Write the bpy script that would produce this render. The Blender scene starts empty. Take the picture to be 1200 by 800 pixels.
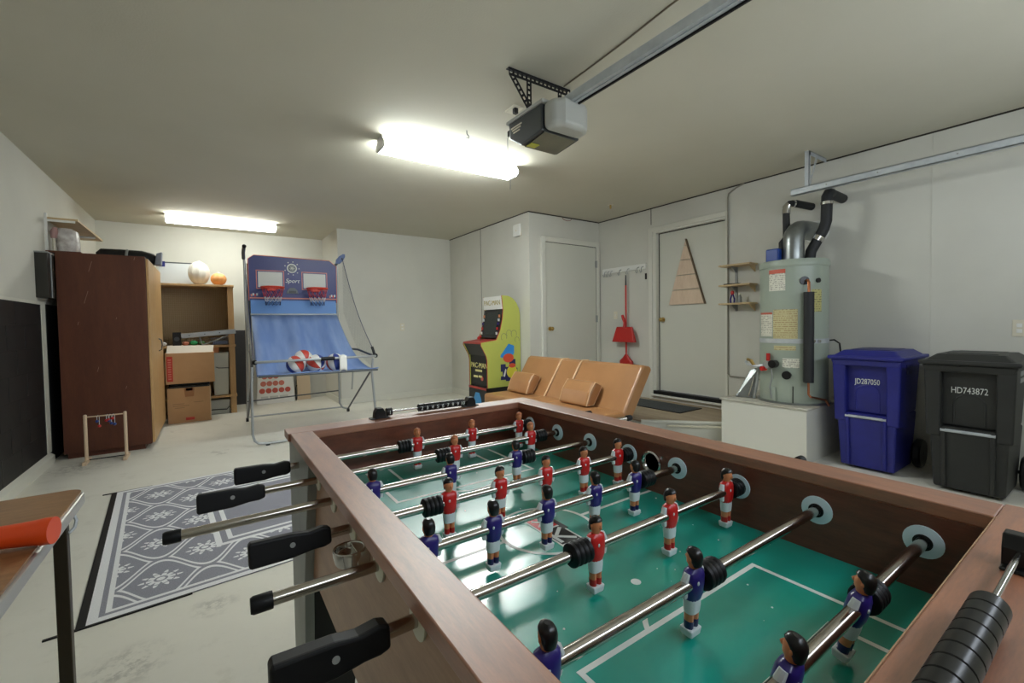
import bpy, math, random
from mathutils import Matrix, Vector
random.seed(7)
D = bpy.data
SC = bpy.context.scene
COL = SC.collection
PI = math.pi
sin, cos = math.sin, math.cos

# ---------------------------------------------------------------- camera
CAM_Z = 1.2
yaw, pitch, roll = 0.60076, 0.03065, -0.01553
fw = Vector((sin(yaw)*cos(pitch), cos(yaw)*cos(pitch), -sin(pitch)))
rt = Vector((cos(yaw), -sin(yaw), 0))
up = rt.cross(fw)
r2 = cos(roll)*rt + sin(roll)*up
u2 = -sin(roll)*rt + cos(roll)*up
cam = D.cameras.new('camera'); co = D.objects.new('camera', cam); COL.objects.link(co)
cam.sensor_width = 36; cam.lens = 515.5/1200*36
cam.shift_y = -5.3/1200
cam.clip_start = 0.02
m = Matrix.Identity(4)
for i in range(3):
    m[i][0] = r2[i]; m[i][1] = u2[i]; m[i][2] = -fw[i]
m[2][3] = CAM_Z
co.matrix_world = m
SC.camera = co

# ---------------------------------------------------------------- world, exposure
w = D.worlds.new('world'); SC.world = w; w.use_nodes = True
w.node_tree.nodes['Background'].inputs[0].default_value = (0.8, 0.85, 0.9, 1)
w.node_tree.nodes['Background'].inputs[1].default_value = 0.2
SC.view_settings.view_transform = 'Standard'
SC.view_settings.look = 'None'
SC.view_settings.exposure = 1.32
SC.view_settings.gamma = 1
SC.view_settings.use_curve_mapping = False
FILL_GLOW = 4.0           # glow of the unseen windows added to the garage door
LAMP = 25.0          # emission of the fluorescent diffusers

# ---------------------------------------------------------------- materials
def lin(c):
    c = c/255.0
    return c/12.92 if c <= 0.04045 else ((c+0.055)/1.055)**2.4
def rgb(c): return (lin(c[0]), lin(c[1]), lin(c[2]), 1)
class NT:
    """tiny node helper"""
    def __init__(s, name):
        s.m = D.materials.new(name); s.m.use_nodes = True
        s.t = s.m.node_tree; s.b = s.t.nodes['Principled BSDF']
    def n(s, typ, **kw):
        nd = s.t.nodes.new(typ)
        for k, v in kw.items(): setattr(nd, k, v)
        return nd
    def l(s, a, b): s.t.links.new(a, b)
    def math(s, op, a, b=None, c=None):
        nd = s.n('ShaderNodeMath', operation=op)
        for i, x in enumerate((a, b, c)):
            if x is None: continue
            if isinstance(x, (int, float)): nd.inputs[i].default_value = x
            else: s.l(x, nd.inputs[i])
        return nd.outputs[0]
    def mix(s, f, a, b):
        nd = s.n('ShaderNodeMix', data_type='RGBA')
        for i, x in ((0, f), (6, a), (7, b)):
            if isinstance(x, (int, float)): nd.inputs[i].default_value = x
            elif isinstance(x, tuple): nd.inputs[i].default_value = x
            else: s.l(x, nd.inputs[i])
        return nd.outputs[2]
    def coord(s, scale=(1, 1, 1), kind='Object'):
        tc = s.n('ShaderNodeTexCoord'); mp = s.n('ShaderNodeMapping')
        s.l(tc.outputs[kind], mp.inputs[0]); mp.inputs[3].default_value = scale
        return mp.outputs[0]
    def noise(s, vec, scale, detail=4, rough=.55):
        nd = s.n('ShaderNodeTexNoise'); s.l(vec, nd.inputs['Vector'])
        nd.inputs['Scale'].default_value = scale; nd.inputs['Detail'].default_value = detail
        nd.inputs['Roughness'].default_value = rough
        return nd.outputs[0]
    def ramp(s, f, p0, p1):
        nd = s.n('ShaderNodeMapRange'); s.l(f, nd.inputs[0])
        nd.inputs[1].default_value = p0; nd.inputs[2].default_value = p1
        return nd.outputs[0]
    def bump(s, h, strength, dist=.002):
        nd = s.n('ShaderNodeBump'); s.l(h, nd.inputs['Height'])
        nd.inputs['Strength'].default_value = strength; nd.inputs['Distance'].default_value = dist
        s.l(nd.outputs[0], s.b.inputs['Normal'])
    def col(s, c):
        if isinstance(c, tuple): s.b.inputs['Base Color'].default_value = c
        else: s.l(c, s.b.inputs['Base Color'])

def mat(name, c, rough=.5, metal=0, var=None, bump=None, coat=0, emit=0, stretch=(1, 1, 1), spec=.5):
    """var = (second colour, noise scale); bump = (noise scale, strength)"""
    k = NT(name)
    k.b.inputs['Roughness'].default_value = rough
    k.b.inputs['Metallic'].default_value = metal
    k.b.inputs['Coat Weight'].default_value = coat
    k.b.inputs['Specular IOR Level'].default_value = spec
    k.col(rgb(c))
    if var or bump: v = k.coord(stretch)
    if var: k.col(k.mix(k.ramp(k.noise(v, var[1]), .35, .68), rgb(c), rgb(var[0])))
    if bump: k.bump(k.noise(v, bump[0]), bump[1])
    if emit:
        k.b.inputs['Emission Color'].default_value = rgb(c); k.b.inputs['Emission Strength'].default_value = emit
    return k.m
def wood(name, a, b, stretch, scale=6, rough=.4, coat=0, fine=.35):
    k = NT(name); v = k.coord(stretch)
    n1 = k.noise(v, scale, 6, .6); n2 = k.noise(v, scale*7, 3, .7)
    f = k.math('ADD', k.math('MULTIPLY', n1, 1-fine), k.math('MULTIPLY', n2, fine))
    k.col(k.mix(k.ramp(f, .33, .67), rgb(a), rgb(b)))
    k.b.inputs['Roughness'].default_value = rough; k.b.inputs['Coat Weight'].default_value = coat
    k.b.inputs['Coat Roughness'].default_value = .36+.12*(coat >= 1); k.b.inputs['Coat IOR'].default_value = 1.5+.5*(coat >= 1)
    k.bump(n2, .15, .001)
    return k.m

M = {}
M['wall'] = mat('wall paint', (213, 212, 202), .75, var=((206, 205, 195), 1.3), bump=(60, .12))
M['ceil'] = mat('ceiling texture', (206, 202, 185), .85, var=((200, 196, 178), .8), bump=(110, .5))
M['trimwhite'] = mat('white trim paint', (218, 217, 206), .45)
M['doorwhite'] = mat('door paint', (210, 210, 198), .4)
M['gap'] = mat('dark gap', (52, 46, 38), .8)
M['blackwall'] = mat('black chalk paint', (18, 18, 19), .55, var=((30, 30, 31), 4), bump=(30, .2))
M['greyband'] = mat('dark grey wall paint', (66, 66, 68), .6)
k = NT('concrete floor'); v = k.coord()
n1 = k.noise(v, .9, 6, .6); n2 = k.noise(v, 7, 6, .7); n3 = k.noise(v, 2.3, 8, .75)
c = k.mix(k.ramp(n1, .3, .7), rgb((230, 227, 216)), rgb((216, 213, 201)))
c = k.mix(k.math('MULTIPLY', k.ramp(n2, .55, .75), .35), c, rgb((180, 175, 160)))
c = k.mix(k.math('MULTIPLY', k.ramp(n3, .63, .72), .75), c, rgb((150, 144, 130)))
sx = k.n('ShaderNodeSeparateXYZ'); k.l(k.coord(kind='Object'), sx.inputs[0])
FCX, FCY = 1.9225, 3.66      # the floor object's origin
for px, py, rr in ((-.28, 2.05, .16), (-.02, 2.28, .10), (-1.0, 5.3, .3), (1.9, 6.2, .25)):
    ddx = k.math('SUBTRACT', sx.outputs[0], px-FCX); ddy = k.math('SUBTRACT', sx.outputs[1], py-FCY)
    rad = k.math('SQRT', k.math('ADD', k.math('MULTIPLY', ddx, ddx), k.math('MULTIPLY', ddy, ddy)))
    mk = k.math('MULTIPLY', k.ramp(rad, rr, 0), k.ramp(k.noise(k.coord(), 22, 6, .75), .46, .62))
    c = k.mix(k.math('MULTIPLY', mk, .6), c, rgb((110, 106, 96)))
k.col(c); k.b.inputs['Roughness'].default_value = .6; k.bump(n2, .12, .003); M['floor'] = k.m
M['steel'] = mat('galvanised steel', (196, 201, 203), .4, .25, var=((180, 186, 190), 14))
M['chrome'] = mat('chrome', (205, 203, 200), .16, 1)
M['rodsteel'] = mat('rod steel', (190, 183, 175), .17, 1)
M['blackplastic'] = mat('black plastic', (12, 12, 14), .32)
M['rubber'] = mat('black rubber', (9, 10, 13), .5, spec=.35)
M['blackmetal'] = mat('black metal', (26, 26, 27), .5, .3)
M['lamp'] = mat('lamp diffuser', (243, 250, 250), .5, emit=LAMP)
M['lamp2'] = mat('dimmed lamp diffuser', (248, 251, 246), .5, emit=LAMP*.36)  # far light set weaker to keep the wall near it from clipping
M['fill_light'] = mat('added fill pane', (232, 242, 255), .3, emit=FILL_GLOW)  # emissive panes of the added fill windows
M['white'] = mat('white plastic', (235, 235, 230), .4)
M['cream'] = mat('cream plastic', (222, 216, 196), .45)
M['grey'] = mat('grey plastic', (150, 153, 150), .45)
M['red'] = mat('red plastic', (190, 34, 28), .38)
M['brass'] = mat('brass', (190, 160, 95), .3, .9)
M['copper'] = mat('copper', (176, 112, 78), .35, .9)

# ---------------------------------------------------------------- mesh helper
class MB:
    def __init__(s): s.v = []; s.f = []; s.sm = []; s.mi = []; s.cur = 0
    def add(s, vs, fs, smooth=False):
        o = len(s.v); s.v += [Vector(p) for p in vs]
        for f in fs: s.f.append([i+o for i in f]); s.sm.append(smooth); s.mi.append(s.cur)
        return s
    def slot(s, i): s.cur = i; return s
    def box(s, x0, x1, y0, y1, z0, z1):
        vs = [(x, y, z) for x in (x0, x1) for y in (y0, y1) for z in (z0, z1)]
        return s.add(vs, [(0, 1, 3, 2), (4, 6, 7, 5), (0, 4, 5, 1), (2, 3, 7, 6), (0, 2, 6, 4), (1, 5, 7, 3)])
    def hexa(s, b, t):
        """b, t: four bottom and four top points, same winding (counter-clockwise from above)"""
        return s.add(list(b)+list(t), [(3, 2, 1, 0), (4, 5, 6, 7), (0, 1, 5, 4), (1, 2, 6, 5), (2, 3, 7, 6), (3, 0, 4, 7)])
    def quad(s, *p): return s.add(p, [tuple(range(len(p)))])
    @staticmethod
    def frame(d):
        d = d.normalized(); a = Vector((0, 0, 1)) if abs(d.z) < .9 else Vector((1, 0, 0))
        x = d.cross(a).normalized(); return x, d.cross(x).normalized()
    def cyl(s, p0, p1, r0, r1=None, n=16, caps=True):
        p0 = Vector(p0); p1 = Vector(p1); r1 = r0 if r1 is None else r1
        a, b = s.frame(p1-p0)
        vs = []
        for p, r in ((p0, r0), (p1, r1)):
            vs += [p+(a*cos(2*PI*i/n)+b*sin(2*PI*i/n))*r for i in range(n)]
        s.add(vs, [(i, (i+1) % n, n+(i+1) % n, n+i) for i in range(n)], True)
        if caps: s.add(vs, [tuple(range(n))[::-1], tuple(range(n, 2*n))])
        return s
    def tube(s, pts, r, n=8, closed=False):
        P = [Vector(p) for p in pts]; N = len(P); rings = []
        prev = None
        for i, p in enumerate(P):
            if closed: d = (P[(i+1) % N]-P[i-1])
            else: d = P[min(i+1, N-1)]-P[max(i-1, 0)]
            d = d.normalized()
            if prev is None: a, b = s.frame(d)
            else:
                a = (prev-d*prev.dot(d)).normalized(); b = d.cross(a)
            prev = a
            rr = r[i] if isinstance(r, (list, tuple)) else r
            rings.append([p+(a*cos(2*PI*j/n)+b*sin(2*PI*j/n))*rr for j in range(n)])
        vs = [q for g in rings for q in g]; fs = []
        for i in range(N if closed else N-1):
            i2 = (i+1) % N
            fs += [(i*n+j, i*n+(j+1) % n, i2*n+(j+1) % n, i2*n+j) for j in range(n)]
        s.add(vs, fs, True)
        if not closed: s.add(rings[0]+rings[-1], [tuple(range(n))[::-1], tuple(range(n, 2*n))])
        return s
    def lathe(s, prof, c=(0, 0, 0), axis='z', n=20, smooth=True):
        c = Vector(c); vs = []
        for r, h in prof:
            for i in range(n):
                a = 2*PI*i/n; x, y = r*cos(a), r*sin(a)
                vs.append(c+Vector({'z': (x, y, h), 'x': (h, x, y), 'y': (y, h, x)}[axis]))
        K = len(prof)
        s.add(vs, [(k*n+i, k*n+(i+1) % n, (k+1)*n+(i+1) % n, (k+1)*n+i) for k in range(K-1) for i in range(n)], smooth)
        s.add(vs[:n]+vs[-n:], [tuple(range(n))[::-1], tuple(range(n, 2*n))])
        return s
    def loft(s, secs, n=14, p=2.0, smooth=True):
        """secs: (z, rx, ry, cx, cy) superellipse sections"""
        vs = []
        for z, rx, ry, cx, cy in secs:
            for i in range(n):
                a = 2*PI*i/n; ca, sa = cos(a), sin(a)
                vs.append((cx+rx*math.copysign(abs(ca)**(2/p), ca), cy+ry*math.copysign(abs(sa)**(2/p), sa), z))
        K = len(secs)
        s.add(vs, [(k*n+i, k*n+(i+1) % n, (k+1)*n+(i+1) % n, (k+1)*n+i) for k in range(K-1) for i in range(n)], smooth)
        s.add(vs[:n]+vs[-n:], [tuple(range(n))[::-1], tuple(range(n, 2*n))], False)
        return s
    def ball(s, c, rx, ry=None, rz=None, n=16, m=10):
        ry = ry or rx; rz = rz or rx
        secs = []
        for j in range(m+1):
            a = -PI/2+PI*j/m
            k = max(cos(a), .02)
            secs.append((c[2]+rz*sin(a), rx*k, ry*k, c[0], c[1]))
        return s.loft(secs, n)
    def prism(s, poly, axis, a, b):
        """poly in the two other axes (x: y,z  y: x,z  z: x,y), extruded a..b"""
        def P(u, v, t): return {'x': (t, u, v), 'y': (u, t, v), 'z': (u, v, t)}[axis]
        n = len(poly)
        return s.add([P(u, v, a) for u, v in poly]+[P(u, v, b) for u, v in poly],
                     [tuple(range(n))[::-1], tuple(range(n, 2*n))]+[(i, (i+1) % n, n+(i+1) % n, n+i) for i in range(n)])
    def xf(s, mtx): s.v = [mtx @ p for p in s.v]; return s
    def build(s, name, ms, parent=None, bevel=0, raw=False, label=None, seg=2):
        ms = ms if isinstance(ms, (list, tuple)) else [ms]
        vs = s.v; loc = Vector((0, 0, 0))
        if not raw:
            if parent is not None: org = wloc(parent)
            else:
                lo = [min(p[i] for p in vs) for i in range(3)]; hi = [max(p[i] for p in vs) for i in range(3)]
                org = Vector(((lo[0]+hi[0])/2, (lo[1]+hi[1])/2, lo[2])); loc = org
            vs = [p-org for p in vs]
        me = D.meshes.new(name); me.from_pydata([tuple(p) for p in vs], [], s.f)
        for mm in ms: me.materials.append(M[mm] if isinstance(mm, str) else mm)
        for p, sm, mi in zip(me.polygons, s.sm, s.mi): p.use_smooth = sm; p.material_index = mi
        import bmesh
        bm = bmesh.new(); bm.from_mesh(me)
        bmesh.ops.remove_doubles(bm, verts=bm.verts, dist=1e-6)
        bmesh.ops.recalc_face_normals(bm, faces=bm.faces)
        for e in bm.edges:
            if len(e.link_faces) == 2 and e.calc_face_angle(0) > .75: e.smooth = False
        bm.to_mesh(me); bm.free()
        o = D.objects.new(name, me); COL.objects.link(o)
        o.location = loc
        if parent is not None: o.parent = parent
        if bevel:
            b = o.modifiers.new('bevel', 'BEVEL'); b.width = bevel; b.segments = seg; b.limit_method = 'ANGLE'
            b.angle_limit = math.radians(40)
        if label: o['label'] = label
        return o
def wloc(o):
    p = Vector((0, 0, 0))
    while o is not None: p += o.location; o = o.parent
    return p
def B(*a): return MB().box(*a)
def tag(o, label, cat, group=None):
    o['label'] = label; o['category'] = cat
    if group: o['group'] = group
    return o
def thing(name, loc, label, cat, group=None):
    o = D.objects.new(name, None); COL.objects.link(o); o.location = loc; o.empty_display_size = .05
    return tag(o, label, cat, group)
def struct(o): o['kind'] = 'structure'; return o
def copy_of(o, parent, loc=None):
    c = o.copy(); COL.objects.link(c); c.parent = parent
    if loc is not None: c.location = loc
    return c
def text(name, s, size, mtx, m_, parent=None, depth=.0006, shear=0, raw=False):
    cu = D.curves.new(name, 'FONT'); cu.body = s; cu.size = size; cu.align_x = 'CENTER'; cu.align_y = 'CENTER'
    cu.extrude = depth; cu.shear = shear; cu.resolution_u = 3
    t = D.objects.new(name, cu); COL.objects.link(t)
    bpy.context.view_layer.update()
    me = D.meshes.new_from_object(t.evaluated_get(bpy.context.evaluated_depsgraph_get()))
    D.objects.remove(t); D.curves.remove(cu)
    org = wloc(parent) if (parent is not None and not raw) else Vector((0, 0, 0))
    me.transform(Matrix.Translation(-org) @ mtx)
    me.materials.clear(); me.materials.append(M[m_])
    me.name = name
    o = D.objects.new(name, me); COL.objects.link(o)
    if parent is not None: o.parent = parent
    return o
def basis(o, xa, ya):
    """matrix: text x axis -> xa, text y axis -> ya"""
    xa = Vector(xa).normalized(); ya = Vector(ya).normalized(); za = xa.cross(ya)
    mm = Matrix.Identity(4)
    for i in range(3): mm[i][0] = xa[i]; mm[i][1] = ya[i]; mm[i][2] = za[i]; mm[i][3] = o[i]
    return mm
def arc(c, r, a0, a1, n, ax=(1, 0, 0), ay=(0, 0, 1)):
    c = Vector(c); ax = Vector(ax); ay = Vector(ay)
    return [c+ax*r*cos(a0+(a1-a0)*i/n)+ay*r*sin(a0+(a1-a0)*i/n) for i in range(n+1)]

# ================================================================ the room
XL, XR, CE = -1.235, 4.80, 2.676
YB, YM, YR, YF = 8.07, 6.99, 4.68, -.75        # back wall, closet wall, recess wall, garage door wall
XJ, XS = 1.62, 3.50                           # jog, side wall
T = .12
struct(B(XL-T, XR+.4, YF-T, YB+T, -.1, 0).build('floor', 'floor'))
struct(B(XL-T, XR+.4, YF-T, YB+T, CE, CE+.1).build('ceiling', 'ceil'))
struct(B(XL-T, XL, YF, YB, 0, CE).build('wall_left', 'wall'))
struct(B(XL-T, XJ+T, YB, YB+T, 0, CE).build('wall_back', 'wall'))
struct(B(XJ, XJ+T, YM+T, YB, 0, CE).build('wall_jog', 'wall'))
struct(B(XJ, XS+T, YM, YM+T, 0, CE).build('wall_middle', 'wall'))
struct(B(XS, XS+T, YR+T, YM, 0, CE).build('wall_side', 'wall'))
struct(B(XS, XR+.3, YR, YR+T, 0, CE).build('wall_recess', 'wall'))
wr = MB()
DY0, DY1, DZ0, DZ1 = 2.72, 3.72, .286, 2.36
wr.box(XR, XR+T, YF, DY0, 0, CE).box(XR, XR+T, DY1, YR, 0, CE).box(XR, XR+T, DY0, DY1, 0, DZ0).box(XR, XR+T, DY0, DY1, DZ1, CE)
struct(wr.build('wall_right', 'wall'))
struct(B(XL-T, XR+.4, YF-T, YF, 0, CE).build('wall_front', 'wall'))
# garage door behind the photographer: five panels
gd = struct(B(.1, 4.2, YF, YF+.03, 0, 2.2).build('door_3', 'doorwhite'))
pan = B(-.45, .45, 0, .012, -.16, .16).build('door_panel', 'doorwhite', gd, raw=True, bevel=.006)
first = True
for r in range(4):
    for c_ in range(4):
        o = pan if first else copy_of(pan, gd); first = False
        o.location = (-1.5+c_*1.0, .015, .22+r*.43)
for c_ in range(4):
    xx = 2.15-1.5+c_*1.0  # window row added out of view to brighten the foreground
    B(xx-.42, xx+.42, YF+.03, YF+.036, 1.76, 2.12).build('fill_pane', 'fill_light', gd, label='glowing pane of an added window for fill light')
    for a in ((xx-.46, xx-.42, 1.72, 2.16), (xx+.42, xx+.46, 1.72, 2.16)): B(a[0], a[1], YF+.03, YF+.045, a[2], a[3]).build('fill_pane_frame', 'doorwhite', gd)
    for a in ((1.72, 1.76), (2.12, 2.16)): B(xx-.42, xx+.42, YF+.03, YF+.045, a[0], a[1]).build('fill_pane_frame', 'doorwhite', gd)
# baseboards
struct(MB().prism([(XL, 0), (XL+.035, 0), (XL+.035, .07), (XL, .1)], 'y', 2.5, 5.64).build('baseboard_left', 'trimwhite'))
struct(B(XJ, XS, YM-.012, YM, 0, .09).build('baseboard_middle', 'trimwhite', bevel=.003))
struct(B(XS-.012, XS, YR, YM-.012, 0, .09).build('baseboard_side', 'trimwhite', bevel=.003))
struct(B(XJ-.012, XJ, YM+.0, YB, 0, .09).build('baseboard_jog', 'trimwhite', bevel=.003))
struct(B(XR-.012, XR, YF, 1.55, 0, .09).build('baseboard_right', 'trimwhite', bevel=.003))
# dark joints under the ceiling, panel seams in the walls
struct(B(XS-.006, XS, YR-.006, YM, CE-.012, CE).build('trim_1', 'gap'))
struct(B(XS, XR, YR-.006, YR, CE-.014, CE).build('trim_2', 'gap'))
struct(B(XR-.006, XR, YF, YR, CE-.012, CE).build('trim_3', 'gap'))
struct(B(XS-.003, XS, 5.925, 5.93, .09, CE-.012).build('trim_4', 'gap'))
struct(B(XR-.003, XR, 3.738, 3.746, 2.46, CE-.012).build('trim_5', 'gap'))
struct(B(XR-.003, XR, 1.02, 1.024, .09, CE-.012).build('trim_6', 'wall'))
# black painted field on the left block wall, with its white frame
bp = struct(B(XL, XL+.006, 2.5, 5.55, .1, 1.43).build('trim_7', 'blackwall'))
blk = B(0, .004, -.195, .195, -.092, .092).build('block', 'blackwall', bp, raw=True, bevel=.002)
first = True
for r in range(7):
    for c_ in range(8):
        yy = 2.72+c_*.4+(.2 if r % 2 else 0); zz = .2+r*.19
        if yy > 5.36: continue
        o = blk if first else copy_of(blk, bp); first = False
        o.location = Vector((XL+.005, yy, zz))-wloc(bp)
struct(B(XL, XL+.012, 2.5, 5.55, 1.43, 1.455).build('trim_8', 'trimwhite'))
struct(B(XL, XL+.012, 5.55, 5.66, .1, 1.455).build('trim_9', 'trimwhite'))
struct(B(XL, XL+.006, 5.66, 8.05, 0, 1.44).build('trim_10', 'blackwall'))
struct(B(XL+.006, .47, YB-.006, YB, 0, 1.16).build('trim_11', 'greyband'))
# landing in front of the two house doors (front edge cut at an angle)
wl = wood('landing boards', (168, 150, 124), (136, 118, 96), (3, .5, 3), 5, .5)
land = [(XR, 2.36), (XR, YR), (XS+.14, YR), (XS+.14, 2.98), (4.22, 2.36)]
lo_ = struct(MB().prism(land, 'z', 0, .165).build('floor_landing', 'trimwhite'))
land2 = [(XR, 2.36), (XR, YR), (XS+.14, YR), (XS+.14, 2.98), (4.22, 2.36)]
MB().prism(land2, 'z', .165, .18).build('landing_boards', wl, lo_)
dxy = Vector((4.22-3.64, 2.36-2.98, 0)); dl = dxy.length; ang = math.atan2(dxy.y, dxy.x)
mt = Matrix.Translation((3.64, 2.98, 0)) @ Matrix.Rotation(ang, 4, 'Z')
B(0, dl, -.02, .03, .163, .186).xf(mt).build('nosing', 'trimwhite', lo_, bevel=.004)
B(.25, dl, -.05, -.02, .135, .15).xf(mt).build('edge_strip', 'cream', lo_, bevel=.003)

# ---------------------------------------------------------------- doors
def knob(parent, p, d):
    d = Vector(d); p = Vector(p)
    g = MB(); g.cyl(p, p+d*.008, .03, n=18); g.cyl(p+d*.008, p+d*.04, .011)
    c = p+d*.055; a, b = MB.frame(d)
    g.tube([c-d*.02, c-d*.012, c, c+d*.012, c+d*.018], [.012, .024, .028, .022, .008], 16)
    return g.build('door_knob', 'brass', parent, label='brass door knob')
d1 = struct(B(3.76, 4.72, YR-.012, YR, .27, 2.30).build('door_1', 'doorwhite'))
y0 = YR-.03
B(3.69, 3.76, y0, YR, .18, 2.37).build('door_casing', 'trimwhite', d1, bevel=.006)
B(4.72, 4.785, y0, YR, .18, 2.37).build('door_casing', 'trimwhite', d1, bevel=.006)
B(3.76, 4.72, y0, YR, 2.30, 2.37).build('door_casing', 'trimwhite', d1, bevel=.006)
B(3.76, 4.72, y0, YR, .18, .27).build('door_sill', 'trimwhite', d1)
for zz in (2.05, 1.25): B(4.70, 4.725, YR-.036, YR-.014, zz-.05, zz+.05).build('hinge', 'grey', d1)
B(3.766, 3.77, YR-.014, YR-.0115, .27, 2.30).build('door_gap', 'gap', d1)
B(3.76, 4.72, YR-.014, YR-.0115, 2.294, 2.30).build('door_gap', 'gap', d1)
B(4.715, 4.72, YR-.014, YR-.0115, .27, 2.30).build('door_gap', 'gap', d1)
knob(d1, (3.83, YR-.012, 1.12), (0, -1, 0))
d2 = struct(B(4.865, 4.90, DY0+.02, DY1-.05, DZ0+.012, DZ1-.02).build('door_2', 'doorwhite'))
B(XR-.002, XR+.11, DY1-.05, DY1-.0001, DZ0, DZ1).build('door_jamb', 'trimwhite', d2)
B(XR-.002, XR+.11, DY0, DY0+.02, DZ0, DZ1).build('door_jamb', 'trimwhite', d2)
B(XR-.002, XR+.11, DY0+.02, DY1-.05, DZ1-.02, DZ1).build('door_jamb', 'trimwhite', d2)
B(4.858, 4.866, DY1-.058, DY1-.05, DZ0, DZ1-.02).build('door_gap', 'gap', d2)
B(4.858, 4.866, DY0+.02, DY1-.05, DZ1-.03, DZ1-.02).build('door_gap', 'gap', d2)
for a, b in ((DY1, DY1+.06), (DY0-.02, DY0)):
    B(XR-.018, XR, a, b, .18, DZ1+.06).build('door_casing', 'trimwhite', d2, bevel=.005)
B(XR-.018, XR, DY0, DY1, DZ1, DZ1+.06).build('door_casing', 'trimwhite', d2, bevel=.005)
B(XR-.03, XR+.06, DY0, DY1-.02, DZ0-.035, DZ0+.012).build('threshold', 'blackmetal', d2, bevel=.006)
B(XR-.045, XR, DY0-.02, DY1+.02, DZ0-.06, DZ0-.035).build('threshold_trim', 'trimwhite', d2, bevel=.004)
knob(d2, (4.865, 3.61, 1.22), (-1, 0, 0))

# ---------------------------------------------------------------- ceiling lights (the room's own lamps)
def fluor(x0, x1, y0, y1, label, lm='lamp'):
    t = thing('ceiling_light', ((x0+x1)/2, (y0+y1)/2, CE-.10), label, 'ceiling light')
    B(x0, x1, y0+.03, y1-.03, CE-.028, CE-.001).build('housing', 'white', t)
    z1, z0 = CE-.028, CE-.10
    prof = [(y0+.022, z1), (y0+.004, z0+.048), (y0, z0+.032), (y0+.006, z0+.014), (y0+.03, z0), (y1-.03, z0), (y1-.006, z0+.014), (y1, z0+.032), (y1-.004, z0+.048), (y1-.022, z1)]
    MB().prism(prof, 'x', x0+.012, x1-.012).build('diffuser', lm, t, label='glowing white acrylic wraparound diffuser')
    for xx in (x0, x1-.012): MB().prism(prof, 'x', xx, xx+.012).build('end_cap', 'white', t)
fluor(1.14, 2.41, 3.36, 3.56, 'glowing fluorescent ceiling light beside the garage door opener')
fluor(-.44, .83, 7.10, 7.30, 'glowing fluorescent ceiling light over the pumpkins and storage shelf', 'lamp2')

# ================================================================ foosball table
M['railwood'] = wood('walnut rail laminate', (172, 104, 62), (126, 72, 43), (9, 1.2, 9), 7, .42, 1)
M['railwood_x'] = wood('walnut rail laminate across', (172, 104, 62), (126, 72, 43), (1.2, 9, 9), 7, .42, 1)
M['inside'] = wood('dark walnut cabinet', (118, 66, 46), (84, 45, 31), (3, 1.0, 9), 8, .3, .3)
M['apron'] = wood('walnut apron', (182, 142, 110), (152, 114, 86), (5, 1, 7), 4, .42, .1)
M['leggrey'] = mat('grey leg laminate', (150, 154, 150), .45, var=((134, 138, 134), 5))
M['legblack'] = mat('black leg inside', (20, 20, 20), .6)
k = NT('playfield'); v = k.coord()
n1 = k.noise(v, 3, 3); sp = k.noise(v, 260, 1)
c = k.mix(k.ramp(n1, .35, .65), rgb((0, 146, 122)), rgb((4, 160, 144)))
k.col(c); k.b.inputs['Roughness'].default_value = .3; k.b.inputs['Coat Weight'].default_value = 1; k.b.inputs['Coat IOR'].default_value = 1.7
k.b.inputs['Coat Roughness'].default_value = .23; k.bump(k.noise(v, 420, 2), .06, .001); M['field'] = k.m
M['fieldline'] = mat('white field line', (222, 226, 220), .35)
M['fieldblack'] = mat('black print', (22, 24, 26), .35)
M['fieldred'] = mat('red print', (206, 60, 62), .35)
M['washer'] = mat('sky sheen washer', (214, 236, 246), .22)  # pale plastic with a bluish sky sheen put into the colour
M['creamwasher'] = mat('cream washer', (214, 212, 190), .4)
TX0, TX1, TY0, TY1 = .226, .928, .125, 1.32     # inside of the cabinet
RZ, FZ, TOPZ = .843, .763, .91                 # rod height, field, rail top
RODY = [1.2445-.149*i for i in range(8)]
tb = thing('foosball_table', (.577, .7225, 0), 'walnut foosball table with green playfield, grey legs and black score beads', 'foosball table')
B(.199, TX0, .1, 1.345, .56, .888).build('side_panel', ['apron'], tb)
B(TX1, .955, .1, 1.345, .56, .888).build('side_panel', 'apron', tb)
B(TX0, TX1, TY1, 1.345, .56, .888).build('end_panel', 'apron', tb)
B(TX0, TX1, .1, TY0, .56, .888).build('end_panel', 'apron', tb)
def lining(a): return B(*a).build('inner_lining', 'inside', tb)
lining((TX0, TX0+.002, TY0, TY1, FZ, .888)); lining((TX1-.002, TX1, TY0, TY1, FZ, .888))
lining((TX0+.002, TX1-.002, TY1-.002, TY1, FZ, .888)); lining((TX0+.002, TX1-.002, TY0, TY0+.002, FZ, .888))
B(.171, TX0, .125, 1.32, .888, TOPZ).build('rail', 'railwood', tb, bevel=.002)
B(TX1, 1.0, .125, 1.32, .888, TOPZ).build('rail', 'railwood', tb, bevel=.002)
B(.165, 1.006, 1.32, 1.396, .888, TOPZ).build('rail', 'railwood_x', tb, bevel=.002)
B(.165, 1.006, .048, .125, .888, TOPZ).build('rail', 'railwood_x', tb, bevel=.002)
B(TX0, TX1, .1245, .1256, .888, TOPZ+.0003).build('edge_band', mat('tan edge band', (176, 140, 106), .5), tb)
pf = B(TX0, TX1, TY0, TY1, FZ-.02, FZ).build('playfield', 'field', tb, label='glossy green playfield')
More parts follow.
